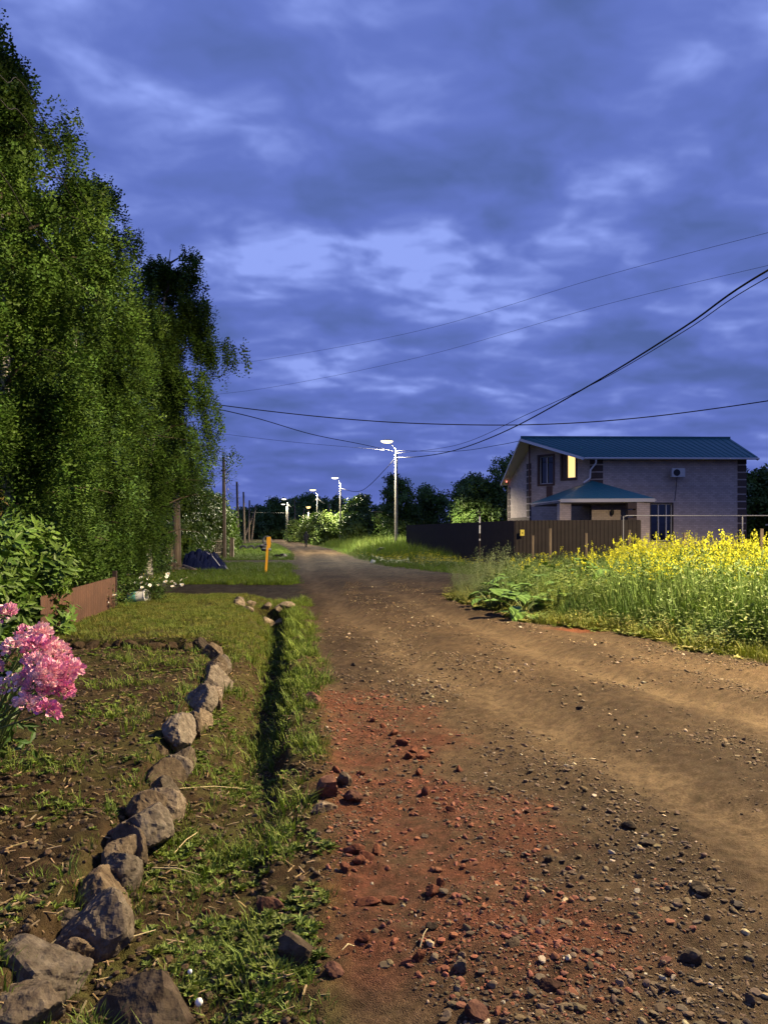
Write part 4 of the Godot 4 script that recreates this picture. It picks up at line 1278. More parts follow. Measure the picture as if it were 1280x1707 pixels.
func make_lines() -> void:
	var warm := lin(1.0, 0.79, 0.47)
	var pale := lin(1.0, 0.88, 0.64)
	lamp_post("street lamp on a concrete pole standing in the flowering field", 10.1, 9.6, 8.7, 980.0, warm, Vector3(-1.0, 0.25, 0.1))
	lamp_post("street lamp on the concrete pole at the end of the brown fence", 1.0, 61.0, 8.3, 950.0, pale, Vector3(-0.55, 0.3, 0.1), false, 2.1)
	lamp_post("street lamp over the pale young tree", -5.7, 97.0, 8.1, 480.0, pale, Vector3(-0.5, 0.3, 0.1), true, 1.9)
	lamp_post("street lamp above the grey-green bush on the bank", -10.8, 120.0, 8.1, 420.0, pale, Vector3(-0.5, 0.3, 0.1), false, 2.1)
	lamp_post("taller of the two white lamps standing close together", -19.8, 153.0, 8.4, 400.0, pale, Vector3(-0.6, 0.25, 0.1), true, 2.0)
	lamp_post("shorter of the two white lamps standing close together", -23.1, 176.0, 8.2, 400.0, pale, Vector3(-0.6, 0.25, 0.1), true, 2.0)
	lamp_post("last small white lamp where the road meets the skyline", -32.0, 225.0, 6.6, 400.0, pale, Vector3(-0.7, 0.25, 0.1), true, 2.2)
	lamp_post("orange floodlight lamp below the bank lamps", -14.5, 142.0, 6.2, 260.0, warm, Vector3(0.1, 0.2, 1.0), false, 3.6)
	var p1 := P(-8.9, ground_y(-8.9, 32.0), 32.0)
	utility_pole("leaning wooden utility pole by the tarp heap and planks", p1, W(290, 655, 32.0), 0.15, [0.96, 0.9])
	utility_pole("second wooden utility pole, at the bright green tree", P(-9.9, ground_y(-9.9, 46.0), 46.0), W(373, 762, 46.0), 0.11, [0.97, 0.86, 0.8, 0.74, 0.66])
	utility_pole("third wooden utility pole, behind the low verge bush", P(-16.5, 0, 84.0), W(395, 803, 84.0), 0.14, [0.93, 0.82, 0.74, 0.66])
	utility_pole("fourth wooden utility pole of the garden row", P(-20.3, 0, 108.0), W(406, 820, 108.0), 0.15, [0.9, 0.75])
	utility_pole("fifth wooden utility pole of the garden row", P(-25.0, 0, 137.0), W(416, 834, 137.0), 0.16, [0.9, 0.75])
	utility_pole("farthest wooden pole, propped by a slanting brace", P(-30.2, 0, 169.0), W(426, 844, 169.0), 0.17, [0.9], true)
	utility_pole("wooden pole standing behind the paired white lamps", P(-19.6, 0, 165.0), W(491, 832, 165.0), 0.14, [0.95])
	utility_pole("short dark wooden pole in front of the barn roof", P(-8.2, 0.4, 112.0), W(548, 840, 112.0), 0.12, [0.95, 0.88])
	utility_pole("bare wooden pole next to the orange floodlight", P(-17.6, 0.2, 160.0), W(507, 848, 160.0), 0.15, [0.95])
	# the sagging twisted cable from lamp to lamp
	var a := lamp_at
	wire("thick sagging cable from the field lamp to the fence-end lamp", [a[0], W(1280, 450, 16.9), W(1140, 545, 20.5), W(1000, 632, 25.1), W(850, 715, 33.9), W(760, 750, 43.0), W(700, 761, 52.0), a[1]], 0.026, "lamp cables")
	wire("thin cable just under the thick sagging cable", [a[0] + Vector3(0, -0.25, 0), W(1280, 462, 16.9), W(1140, 552, 20.5), W(1000, 634, 25.1), W(880, 690, 31.0), W(760, 742, 43.0), a[1] + Vector3(0, 0.35, 0)], 0.012, "lamp cables")
	for i in range(1, 6):
		var m: Vector3 = (a[i] + a[i + 1]) * 0.5 - Vector3(0, 1.5, 0)
		wire(["cable from the fence-end lamp to the lamp over the young tree", "cable from the young-tree lamp to the bank lamp", "cable from the bank lamp to the taller white lamp", "short cable between the paired white lamps", "cable from the paired white lamps to the last lamp"][i - 1], [a[i], m, a[i + 1]], 0.028, "lamp cables")
	var top := W(292, 665, 32.0)
	wire("black cable across the road from the leaning pole, above the lamp", [top, W(420, 682, 31.5), W(560, 697, 31.0), W(700, 706, 30.0), W(880, 708, 29.0), W(1060, 697, 28.0), W(1280, 668, 27.0), W(1500, 630, 26.0)], 0.021, "cables across the road")
	wire("black cable dipping from the leaning pole to the fence-end lamp", [top + Vector3(0, -0.05, 0), W(420, 695, 37.0), W(520, 724, 44.0), W(600, 740, 52.0), W(655, 752, 61.0)], 0.022, "cables across the road")
	wire("thin service wire from the fence-end lamp to the house gable", [W(660, 751, 61.0), W(760, 752, 55.0), W(830, 742, 49.0), W(866, 735, 45.0)], 0.018, "cables across the road")
	wire("thin distant wire behind the dipping cable", [W(330, 718, 60.0), W(480, 736, 60.0), W(640, 750, 61.0)], 0.012, "cables across the road")
	wire("upper of two faint wires crossing the sky", [W(290, 622, 32.0), W(500, 590, 29.0), W(720, 546, 25.0), W(1000, 462, 20.0), W(1290, 385, 16.5)], 0.0045, "faint wires high over the road")
	wire("lower of two faint wires crossing the sky", [W(290, 664, 32.0), W(450, 646, 30.0), W(700, 595, 26.0), W(1000, 510, 21.0), W(1290, 440, 17.5)], 0.0045, "faint wires high over the road")
	for q in [[0, 285, 6.0, 130, 470, 12.0], [0, 165, 7.0, 115, 320, 12.0], [0, 125, 7.5, 110, 270, 12.5]]:
		wire(["lowest wire running up through the birch leaves", "middle wire running up through the birch leaves", "highest wire running up through the birch leaves"][[285, 165, 125].find(q[1])], [W(-220, q[1] - 280, 4.0), W(q[0], q[1], q[2]), W(q[3], q[4], q[5]), W(292, 660 - q[1] * 0.05, 32.0)], 0.006, "wires in front of the birches")
	for i in 4:
		wire(["top wire between the leaning and second wooden poles", "second wire between the leaning and second wooden poles", "third wire between the leaning and second wooden poles", "lowest wire between the leaning and second wooden poles"][i], [W(300, 668 + i * 26, 32.0), W(345, 744 + i * 22, 39.0), W(374, 770 + i * 9, 46.0)], 0.008, "wires along the garden poles")
		wire(["top wire between the second and third wooden poles", "second wire between the second and third wooden poles", "third wire between the second and third wooden poles", "lowest wire between the second and third wooden poles"][i], [W(375, 770 + i * 9, 46.0), W(384, 806 + i * 8, 62.0), W(396, 810 + i * 6, 84.0)], 0.011, "wires along the garden poles")
	wire("low dark wire from the farthest poles across the road", [W(418, 854, 140.0), W(460, 855, 170.0), W(500, 855, 190.0)], 0.04, "cables across the road")
	wire("faint wire behind the young tree at roof height", [W(545, 842, 112.0), W(600, 852, 100.0), W(650, 853, 90.0)], 0.02, "cables across the road")
# ---------------------------------------------------------------- house
# a wall from p to q (on the ground plan, x and d) with openings [u0, u1, h0, h1]; its top may slope: tops = [[u, h], ...]
func wall(b: MB, p: Vector2, q: Vector2, h0: float, tops: Array, holes: Array, thick := 0.3) -> void:
	var len := p.distance_to(q)
	var t := (q - p) / len
	var nrm := Vector2(t.y, -t.x)   # the side that looks at the road
	var n3 := Vector3(nrm.x, 0, -nrm.y)
	var cuts := [0.0, len]
	for a in tops: if a[0] > 0.01 and a[0] < len - 0.01: cuts.append(a[0])
	for a in holes: cuts.append(a[0]); cuts.append(a[1])
	cuts.sort()
	var at := func(u: float, h: float, back := 0.0) -> Vector3:
		var g := p + t * u - nrm * back
		return Vector3(g.x, h, -g.y)
	for i in cuts.size() - 1:
		var u0: float = cuts[i]
		var u1: float = cuts[i + 1]
		if u1 - u0 < 0.001: continue
		var um := (u0 + u1) * 0.5
		var ends := [[h0, h0]]
		var hs := []
		for a in holes:
			if um > a[0] and um < a[1]: hs.append(a)
		hs.sort_custom(func(x, y): return x[2] < y[2])
		var lo := h0
		for a in hs:
			b.face(at.call(u0, lo), at.call(u1, lo), at.call(u1, a[2]), at.call(u0, a[2]), n3, Vector2(u0, -lo), Vector2(u1, -lo), Vector2(u1, -a[2]), Vector2(u0, -a[2]))
			lo = a[3]
		var ta := lerp_table(tops, u0)
		var tb := lerp_table(tops, u1)
		b.face(at.call(u0, lo), at.call(u1, lo), at.call(u1, tb), at.call(u0, ta), n3, Vector2(u0, -lo), Vector2(u1, -lo), Vector2(u1, -tb), Vector2(u0, -ta))
		b.face(at.call(u0, ta), at.call(u1, tb), at.call(u1, tb, thick), at.call(u0, ta, thick), Vector3.UP)
		b.face(at.call(u0, h0, thick), at.call(u1, h0, thick), at.call(u1, tb, thick), at.call(u0, ta, thick), -n3)
	for a in holes:
		var m := Vector3(t.x, 0, -t.y)
		b.face(at.call(a[0], a[2]), at.call(a[0], a[3]), at.call(a[0], a[3], thick), at.call(a[0], a[2], thick), m)
		b.face(at.call(a[1], a[2]), at.call(a[1], a[3]), at.call(a[1], a[3], thick), at.call(a[1], a[2], thick), -m)
		b.face(at.call(a[0], a[2]), at.call(a[1], a[2]), at.call(a[1], a[2], thick), at.call(a[0], a[2], thick), Vector3.UP)
		b.face(at.call(a[0], a[3]), at.call(a[1], a[3]), at.call(a[1], a[3], thick), at.call(a[0], a[3], thick), Vector3.DOWN)
# a box fixed to a wall: u along it, h up, out from its face
func on_wall(b: MB, p: Vector2, q: Vector2, u0: float, u1: float, h0: float, h1: float, o0: float, o1: float) -> void:
	var t := (q - p).normalized()
	var nrm := Vector2(t.y, -t.x)
	var g := p + t * (u0 + u1) * 0.5 + nrm * (o0 + o1) * 0.5
	b.box(Vector3(g.x, (h0 + h1) * 0.5, -g.y), Vector3(u1 - u0, h1 - h0, o1 - o0), Basis(Vector3(t.x, 0, -t.y), Vector3.UP, Vector3(nrm.x, 0, -nrm.y)))
func window(parent: Node3D, p: Vector2, q: Vector2, u0: float, u1: float, h0: float, h1: float, frame: Material, pane: Material, bars: Array, wide := 0.09, label := "") -> void:
	var f := MB.new()
	on_wall(f, p, q, u0 - wide, u0, h0 - wide, h1 + wide, -0.1, 0.03)
	on_wall(f, p, q, u1, u1 + wide, h0 - wide, h1 + wide, -0.1, 0.03)
	on_wall(f, p, q, u0, u1, h1, h1 + wide, -0.1, 0.03)
	on_wall(f, p, q, u0, u1, h0 - wide, h0, -0.1, 0.05)
	var w := part("window", f, frame, parent)
	if label: w.set_meta("label", label)
	var sash := MB.new()
	for x in bars:
		on_wall(sash, p, q, x - 0.03, x + 0.03, h0, h1, -0.16, -0.1)
	for e in [[u0, u0 + 0.05, h0, h1], [u1 - 0.05, u1, h0, h1]]:
		on_wall(sash, p, q, e[0], e[1], e[2], e[3], -0.16, -0.1)
	for e in [[u0 + 0.05, u1 - 0.05, h0, h0 + 0.05], [u0 + 0.05, u1 - 0.05, h1 - 0.05, h1]]:
		on_wall(sash, p, q, e[0], e[1], e[2], e[3], -0.16, -0.1)
	part("sash", sash, M.frame_pale, w)
	var g := MB.new()
	on_wall(g, p, q, u0, u1, h0, h1, -0.2, -0.17)
	part("pane", g, pane, w)
func slab(b: MB, a: Vector3, c: Vector3, e: Vector3, g: Vector3, th: float) -> void:   # a roof plane with thickness below it
	var dn := Vector3(0, -th, 0)
	var up := (e - a).cross(c - a)
	if up.y < 0: up = -up
	b.face(a, c, e, g, up)
	b.face(a + dn, c + dn, e + dn, g + dn, -up)
	var mid := (a + c + e + g) / 4.0
	var r := [a, c, e, g]
	for i in 4:
		var s: Vector3 = r[i]
		var t: Vector3 = r[(i + 1) % 4]
		b.face(s, t, t + dn, s + dn, (s + t) * 0.5 - mid)
func make_house() -> void:
	var h := thing("brick_house", "two-storey pale brick house with a blue-green metal roof", "house", P(0, 0, 0))
	var A := Vector2(12.2, 42.5)
	var C := Vector2(9.0, 45.8)
	var D := Vector2(8.35, 50.0)
	var E := Vector2(20.8, 50.3)
	var B := Vector2(20.9, 42.75)
	# roof planes: near eave at 5.95 m, ridge at 7.4 m over d = 45, far eave at 5.0 m
	var under := func(x: float, d: float) -> float:   # height of the underside
		if d < 45.05: return lerpf(5.95, 7.4, (d - 42.0) / 3.05) - 0.2
		return lerpf(7.4, 5.0, (d - 45.05) / 5.3) - 0.2
	var tops := func(p: Vector2, q: Vector2) -> Array:
		var out := []
		for i in 9:
			var g := p.lerp(q, i / 8.0)
			out.append([p.distance_to(q) * i / 8.0, under.call(g.x, g.y) + 0.05])
		return out
	# face the camera: D -> C -> A -> B runs so that the outer side is to the road
	var gable := MB.new()
	var lit := [1.38, 2.28, 4.86, 6.3]
	var bal := [2.9, 3.9, 4.6, 6.28]
	var AL := A.distance_to(C)
	wall(gable, C, A, 0.0, tops.call(C, A), [[AL - lit[1], AL - lit[0], lit[2], lit[3]], [AL - bal[1], AL - bal[0], bal[2], bal[3]]])
	part("wall", gable, M.brick_pale, h)
	var left := MB.new()
	wall(left, D, C, 0.0, tops.call(D, C), [])
	part("wall", left, M.brick_pale, h)
	var side := MB.new()
	var SL := A.distance_to(B)
	wall(side, A, B, 0.0, tops.call(A, B), [[3.15, 4.4, 1.15, 3.32]])
	part("wall", side, M.brick_pale, h)
	var back := MB.new()
	wall(back, B, E, 0.0, tops.call(B, E), [])
	wall(back, E, D, 0.0, tops.call(E, D), [])
	part("wall", back, M.brick_pale, h)
	window(h, C, A, AL - lit[1], AL - lit[0], lit[2], lit[3], M.frame_brown, M.lit_window, [], 0.12, "lit upstairs window with a brown surround")
	var sh := MB.new()
	on_wall(sh, C, A, AL - lit[1], AL - lit[1] + 0.36, lit[2], lit[3], -0.09, -0.02)
	part("shutter", sh, M.frame_brown, h)
	window(h, C, A, AL - bal[1], AL - bal[0], bal[2], bal[3], M.frame_brown, M.glass, [AL - 3.4], 0.12, "dark upstairs balcony window with a brown surround")
	window(h, A, B, 3.15, 4.4, 1.15, 3.32, M.gate_brown, M.glass, [3.62, 4.08], 0.05, "dark tall ground floor window")
	var door := MB.new()
	on_wall(door, C, A, AL - 3.35, AL - 2.95, 3.5, 4.45, 0.005, 0.05)
	part("balcony_panel", door, M.frame_brown, h)
	# quoins: dark brick blocks parted by pale courses at every corner
	var corners := [[C, A, AL - 0.42, AL + 0.02], [A, B, -0.02, 0.36], [A, B, SL - 0.5, SL + 0.02], [D, C, D.distance_to(C) - 0.5, D.distance_to(C) + 0.02], [D, C, -0.02, 0.55], [C, A, 0.0, 0.12]]
	for c in corners:
		for k in 13:
			var h0 := 0.55 + k * 0.42
			var g: Vector2 = c[0].lerp(c[1], (c[2] + c[3]) * 0.5 / c[0].distance_to(c[1]))
			if h0 + 0.34 > under.call(g.x, g.y): break
			var b := MB.new()
			on_wall(b, c[0], c[1], c[2], c[3], h0, h0 + 0.34, -0.05, 0.025)
			part("quoin", b, M.brick_dark, h)
	# plinth and string course
	var pl := MB.new()
	on_wall(pl, A, B, -0.03, SL + 0.03, -0.2, 0.52, -0.05, 0.045)
	on_wall(pl, C, A, 0.0, AL, -0.2, 0.52, -0.05, 0.04)
	on_wall(pl, D, C, 0.0, D.distance_to(C), -0.2, 0.52, -0.05, 0.04)
	part("plinth", pl, M.brick_dark, h)
	var band := MB.new()
	on_wall(band, D, C, 0.56, 3.75, 2.3, 2.62, -0.05, 0.03)
	part("string_course", band, M.brick_dark, h)
	# roof
	var e0 := P(11.35, 5.95, 42.0)
	var e1 := P(21.35, 5.95, 42.25)
	var r0 := P(8.3, 7.4, 45.0)
	var r1 := P(21.2, 7.4, 45.35)
	var f0 := P(7.95, 5.0, 50.25)
	var f1 := P(21.1, 5.0, 50.6)
	var roof := MB.new()
	slab(roof, e0, e1, r1, r0, 0.06)
	slab(roof, r0, r1, f1, f0, 0.06)
	var rf := part("roof", roof, M.roof_teal, h)
	# the folded seams of the metal sheets, rib by rib
	var seam := MB.new()
	for i in 30:
		var f := (i + 0.5) / 30.0
		seam.beam(e0.lerp(e1, f) + Vector3(0, 0.012, 0), r0.lerp(r1, f) + Vector3(0, 0.012, 0), 0.03, 0.024)
	var sp := part("rib", seam, M.roof_teal, rf)
	sp.set_meta("kind", "stuff")
	var ridge := MB.new()
	ridge.beam(r0 + Vector3(0, 0.02, 0), r1 + Vector3(0, 0.02, 0), 0.2, 0.05)
	part("ridge_cap", ridge, M.roof_teal, rf)
	# boarded soffit hung below the sheets
	var sf := MB.new()
	var dn := Vector3(0, -0.07, 0)
	slab(sf, e0 + dn, e1 + dn, r1 + dn, r0 + dn, 0.08)
	slab(sf, r0 + dn, r1 + dn, f1 + dn, f0 + dn, 0.08)
	part("soffit", sf, M.trim_white, rf)
	for q in [[e0, e1], [r0, e0], [r0, f0], [r1, e1]]:
		var b := MB.new()
		var o: Vector3 = Vector3(-0.03, -0.12, 0.03)
		b.beam(q[0] + o, q[1] + o, 0.03, 0.2) if q[0] == e0 else b.beam(q[0] + o, q[1] + o, 0.16, 0.05)
		part("fascia", b, M.trim_white, rf)
	var gut := MB.new()
	gut.tube([e0 + Vector3(0, -0.1, 0.1), e1 + Vector3(0, -0.1, 0.1)], [0.06, 0.06], 8)
	part("gutter", gut, M.trim_white, rf)
	# downpipes
	var dp := MB.new()
	dp.tube([W(993, 767, 41.9), W(993, 772, 42.0), W(984, 783, 42.1), W(983, 797, 42.1), W(972, 805, 41.9)], [0.05, 0.05, 0.05, 0.05, 0.05], 8)
	part("downpipe", dp, M.trim_white, h)
	var d2 := MB.new()
	d2.tube([W(882, 742, 45.5), W(882, 828, 45.5)], [0.05, 0.05], 8)
	part("downpipe", d2, M.frame_brown, h)
	# porch with a hipped roof at the near corner
	var pa := P(9.25, 3.42, 38.9)
	var pb := P(14.0, 3.42, 38.3)
	var pc := P(14.4, 3.42, 42.6)
	var pd := P(8.75, 3.42, 43.8)
	var top := P(11.9, 4.62, 42.35)
	var pr := MB.new()
	for q in [[pd, pa], [pa, pb], [pb, pc]]:
		slab(pr, q[0], q[1], top, top + Vector3(0.001, 0, 0), 0.05)
	var porch := part("porch_roof", pr, M.roof_teal, h)
	for q in [[pd, pa], [pa, pb], [pb, pc]]:
		var b := MB.new()
		b.beam(q[0] + Vector3(0, -0.1, 0), q[1] + Vector3(0, -0.1, 0), 0.05, 0.18) if q[0] != pa else b.beam(q[0] + Vector3(0, -0.1, 0.02), q[1] + Vector3(0, -0.1, 0.02), 0.18, 0.05)
		part("porch_fascia", b, M.trim_white, porch)
	var cb := MB.new()
	slab(cb, pa + Vector3(0.05, -0.2, -0.05), pb + Vector3(-0.05, -0.2, -0.05), pc + Vector3(-0.05, -0.2, 0.05), pd + Vector3(0.05, -0.2, 0.05), 0.04)
	part("porch_ceiling", cb, M.gate_brown, porch)
	for q in [[9.55, 39.3, 0.3], [13.45, 38.75, 0.34]]:
		var b := MB.new()
		wall(b, Vector2(q[0] - q[2], q[1] - q[2]), Vector2(q[0] + q[2], q[1] - q[2]), 0.0, [[0, 3.2], [9, 3.2]], [], 0.6)
		wall(b, Vector2(q[0] - q[2], q[1] + q[2]), Vector2(q[0] - q[2], q[1] - q[2]), 0.0, [[0, 3.2], [9, 3.2]], [], 0.59)
		part("porch_column", b, M.brick_pale, h)
	for k in 7:
		var b := MB.new()
		b.box(P(12.88, 0.75 + k * 0.38, 38.6), Vector3(0.46, 0.3, 0.4))
		part("quoin", b, M.brick_dark, h)
	var pw := MB.new()
	wall(pw, Vector2(11.3, 40.3), Vector2(13.2, 40.1), 1.9, [[0, 3.2], [9, 3.2]], [])
	part("porch_wall", pw, M.brick_pale, h)
	var pl2 := MB.new()
	wall(pl2, Vector2(9.3, 40.35), Vector2(13.2, 40.05), 0.0, [[0, 1.88], [9, 1.88]], [])
	part("porch_parapet", pl2, M.gate_brown, h)
	var sc := MB.new()
	sc.lathe(W(1020, 854, 39.9), [Vector2(0.02, -0.16), Vector2(0.09, -0.1), Vector2(0.1, 0.08), Vector2(0.03, 0.18)], 8)
	part("wall_lantern", sc, M.rubber, h)
	# air conditioner box
	var ac := MB.new()
	var acp := W(1129, 788, 42.2)
	ac.box(acp, Vector3(0.74, 0.5, 0.26))
	var acn := part("air_conditioner", ac, M.frame_pale, h)
	var fan := MB.new()
	fan.lathe(acp + Vector3(-0.1, 0, 0.132), [Vector2(0.19, 0), Vector2(0.19, 0.012), Vector2(0.16, 0.02), Vector2(0.05, 0.02), Vector2(0.001, 0.02)], 20, Basis(Vector3.RIGHT, PI / 2))
	part("fan_grille", fan, M.rubber, acn)
	var acc := MB.new()
	acc.tube([acp + Vector3(0.0, -0.25, -0.1), acp + Vector3(-0.05, -0.9, -0.12), acp + Vector3(-0.12, -1.6, -0.12)], [0.02, 0.02, 0.02], 6)
	part("hose", acc, M.gate_brown, acn)
	var rl := MB.new()
	rl.lathe(W(844, 803, 49.6), [Vector2(0.01, -0.05), Vector2(0.045, -0.03), Vector2(0.045, 0.03), Vector2(0.01, 0.05)], 10)
	part("red_eave_lamp", rl, M.red_lamp, h)
	# barn behind the bank, shed beyond the house
	var barn := thing("barn", "dark low barn with a shallow roof behind the road bank", "barn", P(-10.5, 0.3, 168.0))
	var bw := MB.new()
	bw.box(Vector3(4.5, 2.0, -5.0), Vector3(14.0, 4.4, 9.0))
	part("wall", bw, M.gate_brown, barn)
	var br := MB.new()
	slab(br, Vector3(-3.2, 4.2, 0), Vector3(12.2, 4.2, 0), Vector3(12.2, 6.2, -5), Vector3(-3.2, 6.2, -5), 0.15)
	slab(br, Vector3(-3.2, 6.2, -5), Vector3(12.2, 6.2, -5), Vector3(12.2, 4.2, -10), Vector3(-3.2, 4.2, -10), 0.15)
	part("roof", br, M.barn_roof, barn)
	var shed := thing("shed", "small grey shed with a flat pale roof past the house corner", "shed", P(21.9, 0, 40.5))
	var sw := MB.new()
	sw.box(Vector3(0.1, 1.0, -0.5), Vector3(0.75, 2.0, 0.9))
	part("wall", sw, M.pale_wood, shed)
	var sr := MB.new()
	sr.box(Vector3(0.1, 2.08, -0.5), Vector3(1.15, 0.08, 1.2))
	part("roof", sr, M.trim_white, shed)

# ---------------------------------------------------------------- fences
func make_fences() -> void:
	# ribbed sheet fence of the house plot: along the road, then across to the house
	var f := thing("sheet_fence", "tall dark brown ribbed sheet fence around the house plot", "fence", P(1.6, 0, 53.0))
	var runs := [[Vector2(1.6, 53.0), Vector2(5.9, 33.4)], [Vector2(5.9, 33.4), Vector2(11.0, 31.8)]]
	for r in runs:
		var len: float = r[0].distance_to(r[1])
		var n := int(len / 1.15)
		var t: Vector2 = (r[1] - r[0]) / len
		var out := Vector3(-t.y, 0, -t.x)
		if out.z < 0.0: out = -out
		for k in n:
			var b := MB.new()
			var ribs := 8
			for i in ribs * 4:
				var s0 := (k + i / float(ribs * 4)) / n
				var s1 := (k + (i + 1) / float(ribs * 4)) / n
				var z0: float = [0.0, 0.02, 0.02, 0.0][i % 4]
				var z1: float = [0.02, 0.02, 0.0, 0.0][i % 4]
				var g0: Vector2 = r[0].lerp(r[1], s0)
				var g1: Vector2 = r[0].lerp(r[1], s1)
				var p0 := P(g0.x - 1.6, 0, g0.y - 53.0) + out * z0
				var p1 := P(g1.x - 1.6, 0, g1.y - 53.0) + out * z1
				b.face(p0 + Vector3(0, 0.0, 0), p1 + Vector3(0, 0.0, 0), p1 + Vector3(0, 2.18, 0), p0 + Vector3(0, 2.18, 0), out)
			part("sheet", b, M.fence_brown, f)
		for k in int(n / 2.0) + 1:
			var g: Vector2 = r[0].lerp(r[1], minf(1.0, k * 2.0 / n))
			var b := MB.new()
			b.box(P(g.x - 1.6, 1.08, g.y - 53.0) - out * 0.06, Vector3(0.06, 2.16, 0.06))
			part("post", b, M.gate_brown, f)
	var sg := thing("notice_plate", "small yellow notice plate on the brown fence", "sign", W(870, 888, 32.85))
	var pb := MB.new()
	pb.box(Vector3(0, 0, 0.03), Vector3(0.2, 0.27, 0.01), Basis(Vector3.UP, 0.3))
	part("plate", pb, M.yellow_sign, sg)
	var mk := MB.new()
	mk.box(Vector3(0.004, -0.01, 0.038), Vector3(0.06, 0.05, 0.006), Basis(Vector3.UP, 0.3))
	part("mark", mk, M.gate_brown, sg)
	# thin post with pale bands
	var bp := thing("banded_post", "thin dark post with pale bands before the brown fence", "post", P(4.55, 0, 35.2))
	var b0 := MB.new()
	b0.tube([Vector3(0, -0.2, 0), Vector3(0, 2.55, 0), Vector3(-0.12, 2.62, 0)], [0.03, 0.03, 0.025], 8)
	part("pole", b0, M.gate_brown, bp)
	for y in [1.25, 1.6, 1.78, 2.1, 2.3]:
		var b := MB.new()
		b.tube([Vector3(0, y, 0), Vector3(0, y + (0.2 if y > 1.5 and y < 2.2 else 0.09), 0)], [0.036, 0.036], 8)
		part("band", b, M.white_plastic, bp)
	# gas pipe on posts along the house front
	var gp := thing("gas_pipe", "thin grey gas pipe carried on posts before the house", "pipe", P(9.0, 0, 28.0))
	var pipe := MB.new()
	pipe.tube([P(0.05, 0.0, 0), P(0.05, 2.24, 0), P(0.2, 2.27, 0), P(9.0, 2.27, 0.1), P(18.0, 2.3, 0.4)], [0.019, 0.019, 0.019, 0.019, 0.019], 8)
	part("pipe", pipe, M.lamp_grey, gp)
	for x in [4.6, 9.2, 13.8]:
		var b := MB.new()
		b.tube([P(x, -0.2, 0.1), P(x, 2.25, 0.1)], [0.03, 0.03], 8)
		part("post", b, M.lamp_grey, gp)
	# rough stakes in the field
	var stakes := [[887, 26.0, 1.5], [916, 25.0, 1.75], [976, 26.0, 1.6], [1048, 25.0, 1.72], [1140, 22.0, 1.62], [1268, 20.5, 1.72]]
	for i in stakes.size():
		var s: Array = stakes[i]
		var x: float = (s[0] - 640.0) / 1233.0 * s[1]
		var b := MB.new()
		b.tube([Vector3(0, -0.2, 0), Vector3(0.01, s[2] * 0.6, 0.01), Vector3(0.015, s[2], 0)], [0.055, 0.05, 0.048], 7)
		var o := part("fence_stake", b, M.plank, self)
		o.position = P(x, ground_y(x, s[1]), s[1])
		tag(o, ["short stake close to the notice plate", "taller stake next to the short one by the notice plate", "thin stake before the dark porch", "stake below the gas pipe corner", "stake before the tall ground floor window", "thick pale stake past the end of the house"][i], "stake", "wooden stakes in the field")
	# brown pickets of the garden beyond the lawn
	picket("brown picket fence under the birches by the leaning pole", Vector2(-9.6, 28.2), Vector2(-8.7, 30.6), 14, 1.0, M.plank)
	picket("dark picket fence running back under the birch crowns", Vector2(-10.6, 26.0), Vector2(-9.7, 28.0), 12, 0.95, M.plank)
	picket("pale weathered slat fence by the second wooden pole", Vector2(-10.9, 40.5), Vector2(-10.9, 52.0), 22, 1.35, M.pale_wood)
	var gp2 := thing("gate_post", "square pale timber post beside the second wooden pole", "post", P(-9.75, 0, 47.5))
	var qb := MB.new()
	qb.box(Vector3(0, 0.62, 0), Vector3(0.24, 1.3, 0.24))
	part("post", qb, M.pale_wood, gp2)
	var qc := MB.new()
	qc.box(Vector3(0, 1.3, 0), Vector3(0.3, 0.06, 0.3))
	part("post_cap", qc, M.pale_wood, gp2)
	# the beige board and the planks round the leaning pole, and the tarp
	var bd := thing("beige_board", "upright beige board beside the leaning pole", "board", P(-9.1, ground_y(-9.1, 31.4), 31.4))
	var bb := MB.new()
	bb.box(Vector3(0, 0.6, 0), Vector3(0.27, 1.25, 0.06))
	part("panel", bb, M.beige, bd)
	var bt := MB.new()
	bt.box(Vector3(0, 1.24, 0.01), Vector3(0.31, 0.05, 0.1))
	part("cap_rail", bt, M.plank, bd)
	var planks := [[278, 962, 31.0, 308, 948, 31.6, "plank propped up at the foot of the leaning pole"], [278, 960, 31.0, 322, 970, 30.4, "long dark plank lying across the plank heap"], [306, 942, 31.2, 326, 968, 30.4, "plank slanting down beside the tarp heap"], [282, 966, 30.6, 300, 968, 30.4, "short pale plank under the plank heap"], [284, 938, 31.3, 304, 944, 31.5, "thin rail nailed from the board to the pole"]]
	for i in planks.size():
		var a: Array = planks[i]
		var b := MB.new()
		var p := W(a[0], a[1], a[2]); var q := W(a[3], a[4], a[5])
		p.y = maxf(p.y, 0.12); q.y = maxf(q.y, 0.12)
		b.beam(p, q, 0.05, 0.15 if i < 4 else 0.05)
		tag(part("plank", b, M.pale_wood if i in [0, 2, 3] else M.plank, self), a[6], "plank", "planks by the leaning pole")
	var tp := thing("tarp_heap", "heap covered with a dark blue tarpaulin beside the leaning pole", "tarp", P(-7.85, 0.0, 32.4))
	var nz := noise(66, 1.5, 4)
	var tb := MB.new()
	var grid := []
	for i in 25:
		var ln := []
		for j in 31:
			var u := j / 15.0 - 1.0
			var v := i / 12.0 - 1.0
			var rr := sqrt(u * u + v * v)
			var hh := 0.7 * pow(maxf(0.0, 1.0 - pow(minf(rr, 1.0), 2.4)), 0.6) * (1.0 - 0.25 * u)
			var fold := nz.get_noise_2d(u * 2.2, v * 2.2) * 0.42 + absf(nz.get_noise_2d(u * 5.0 + 9.0, v * 5.0)) * 0.1
			ln.append(Vector3(u * 1.0, maxf(hh + fold * minf(hh * 2.0, 1.0), 0.0), v * 0.75))
		grid.append(ln)
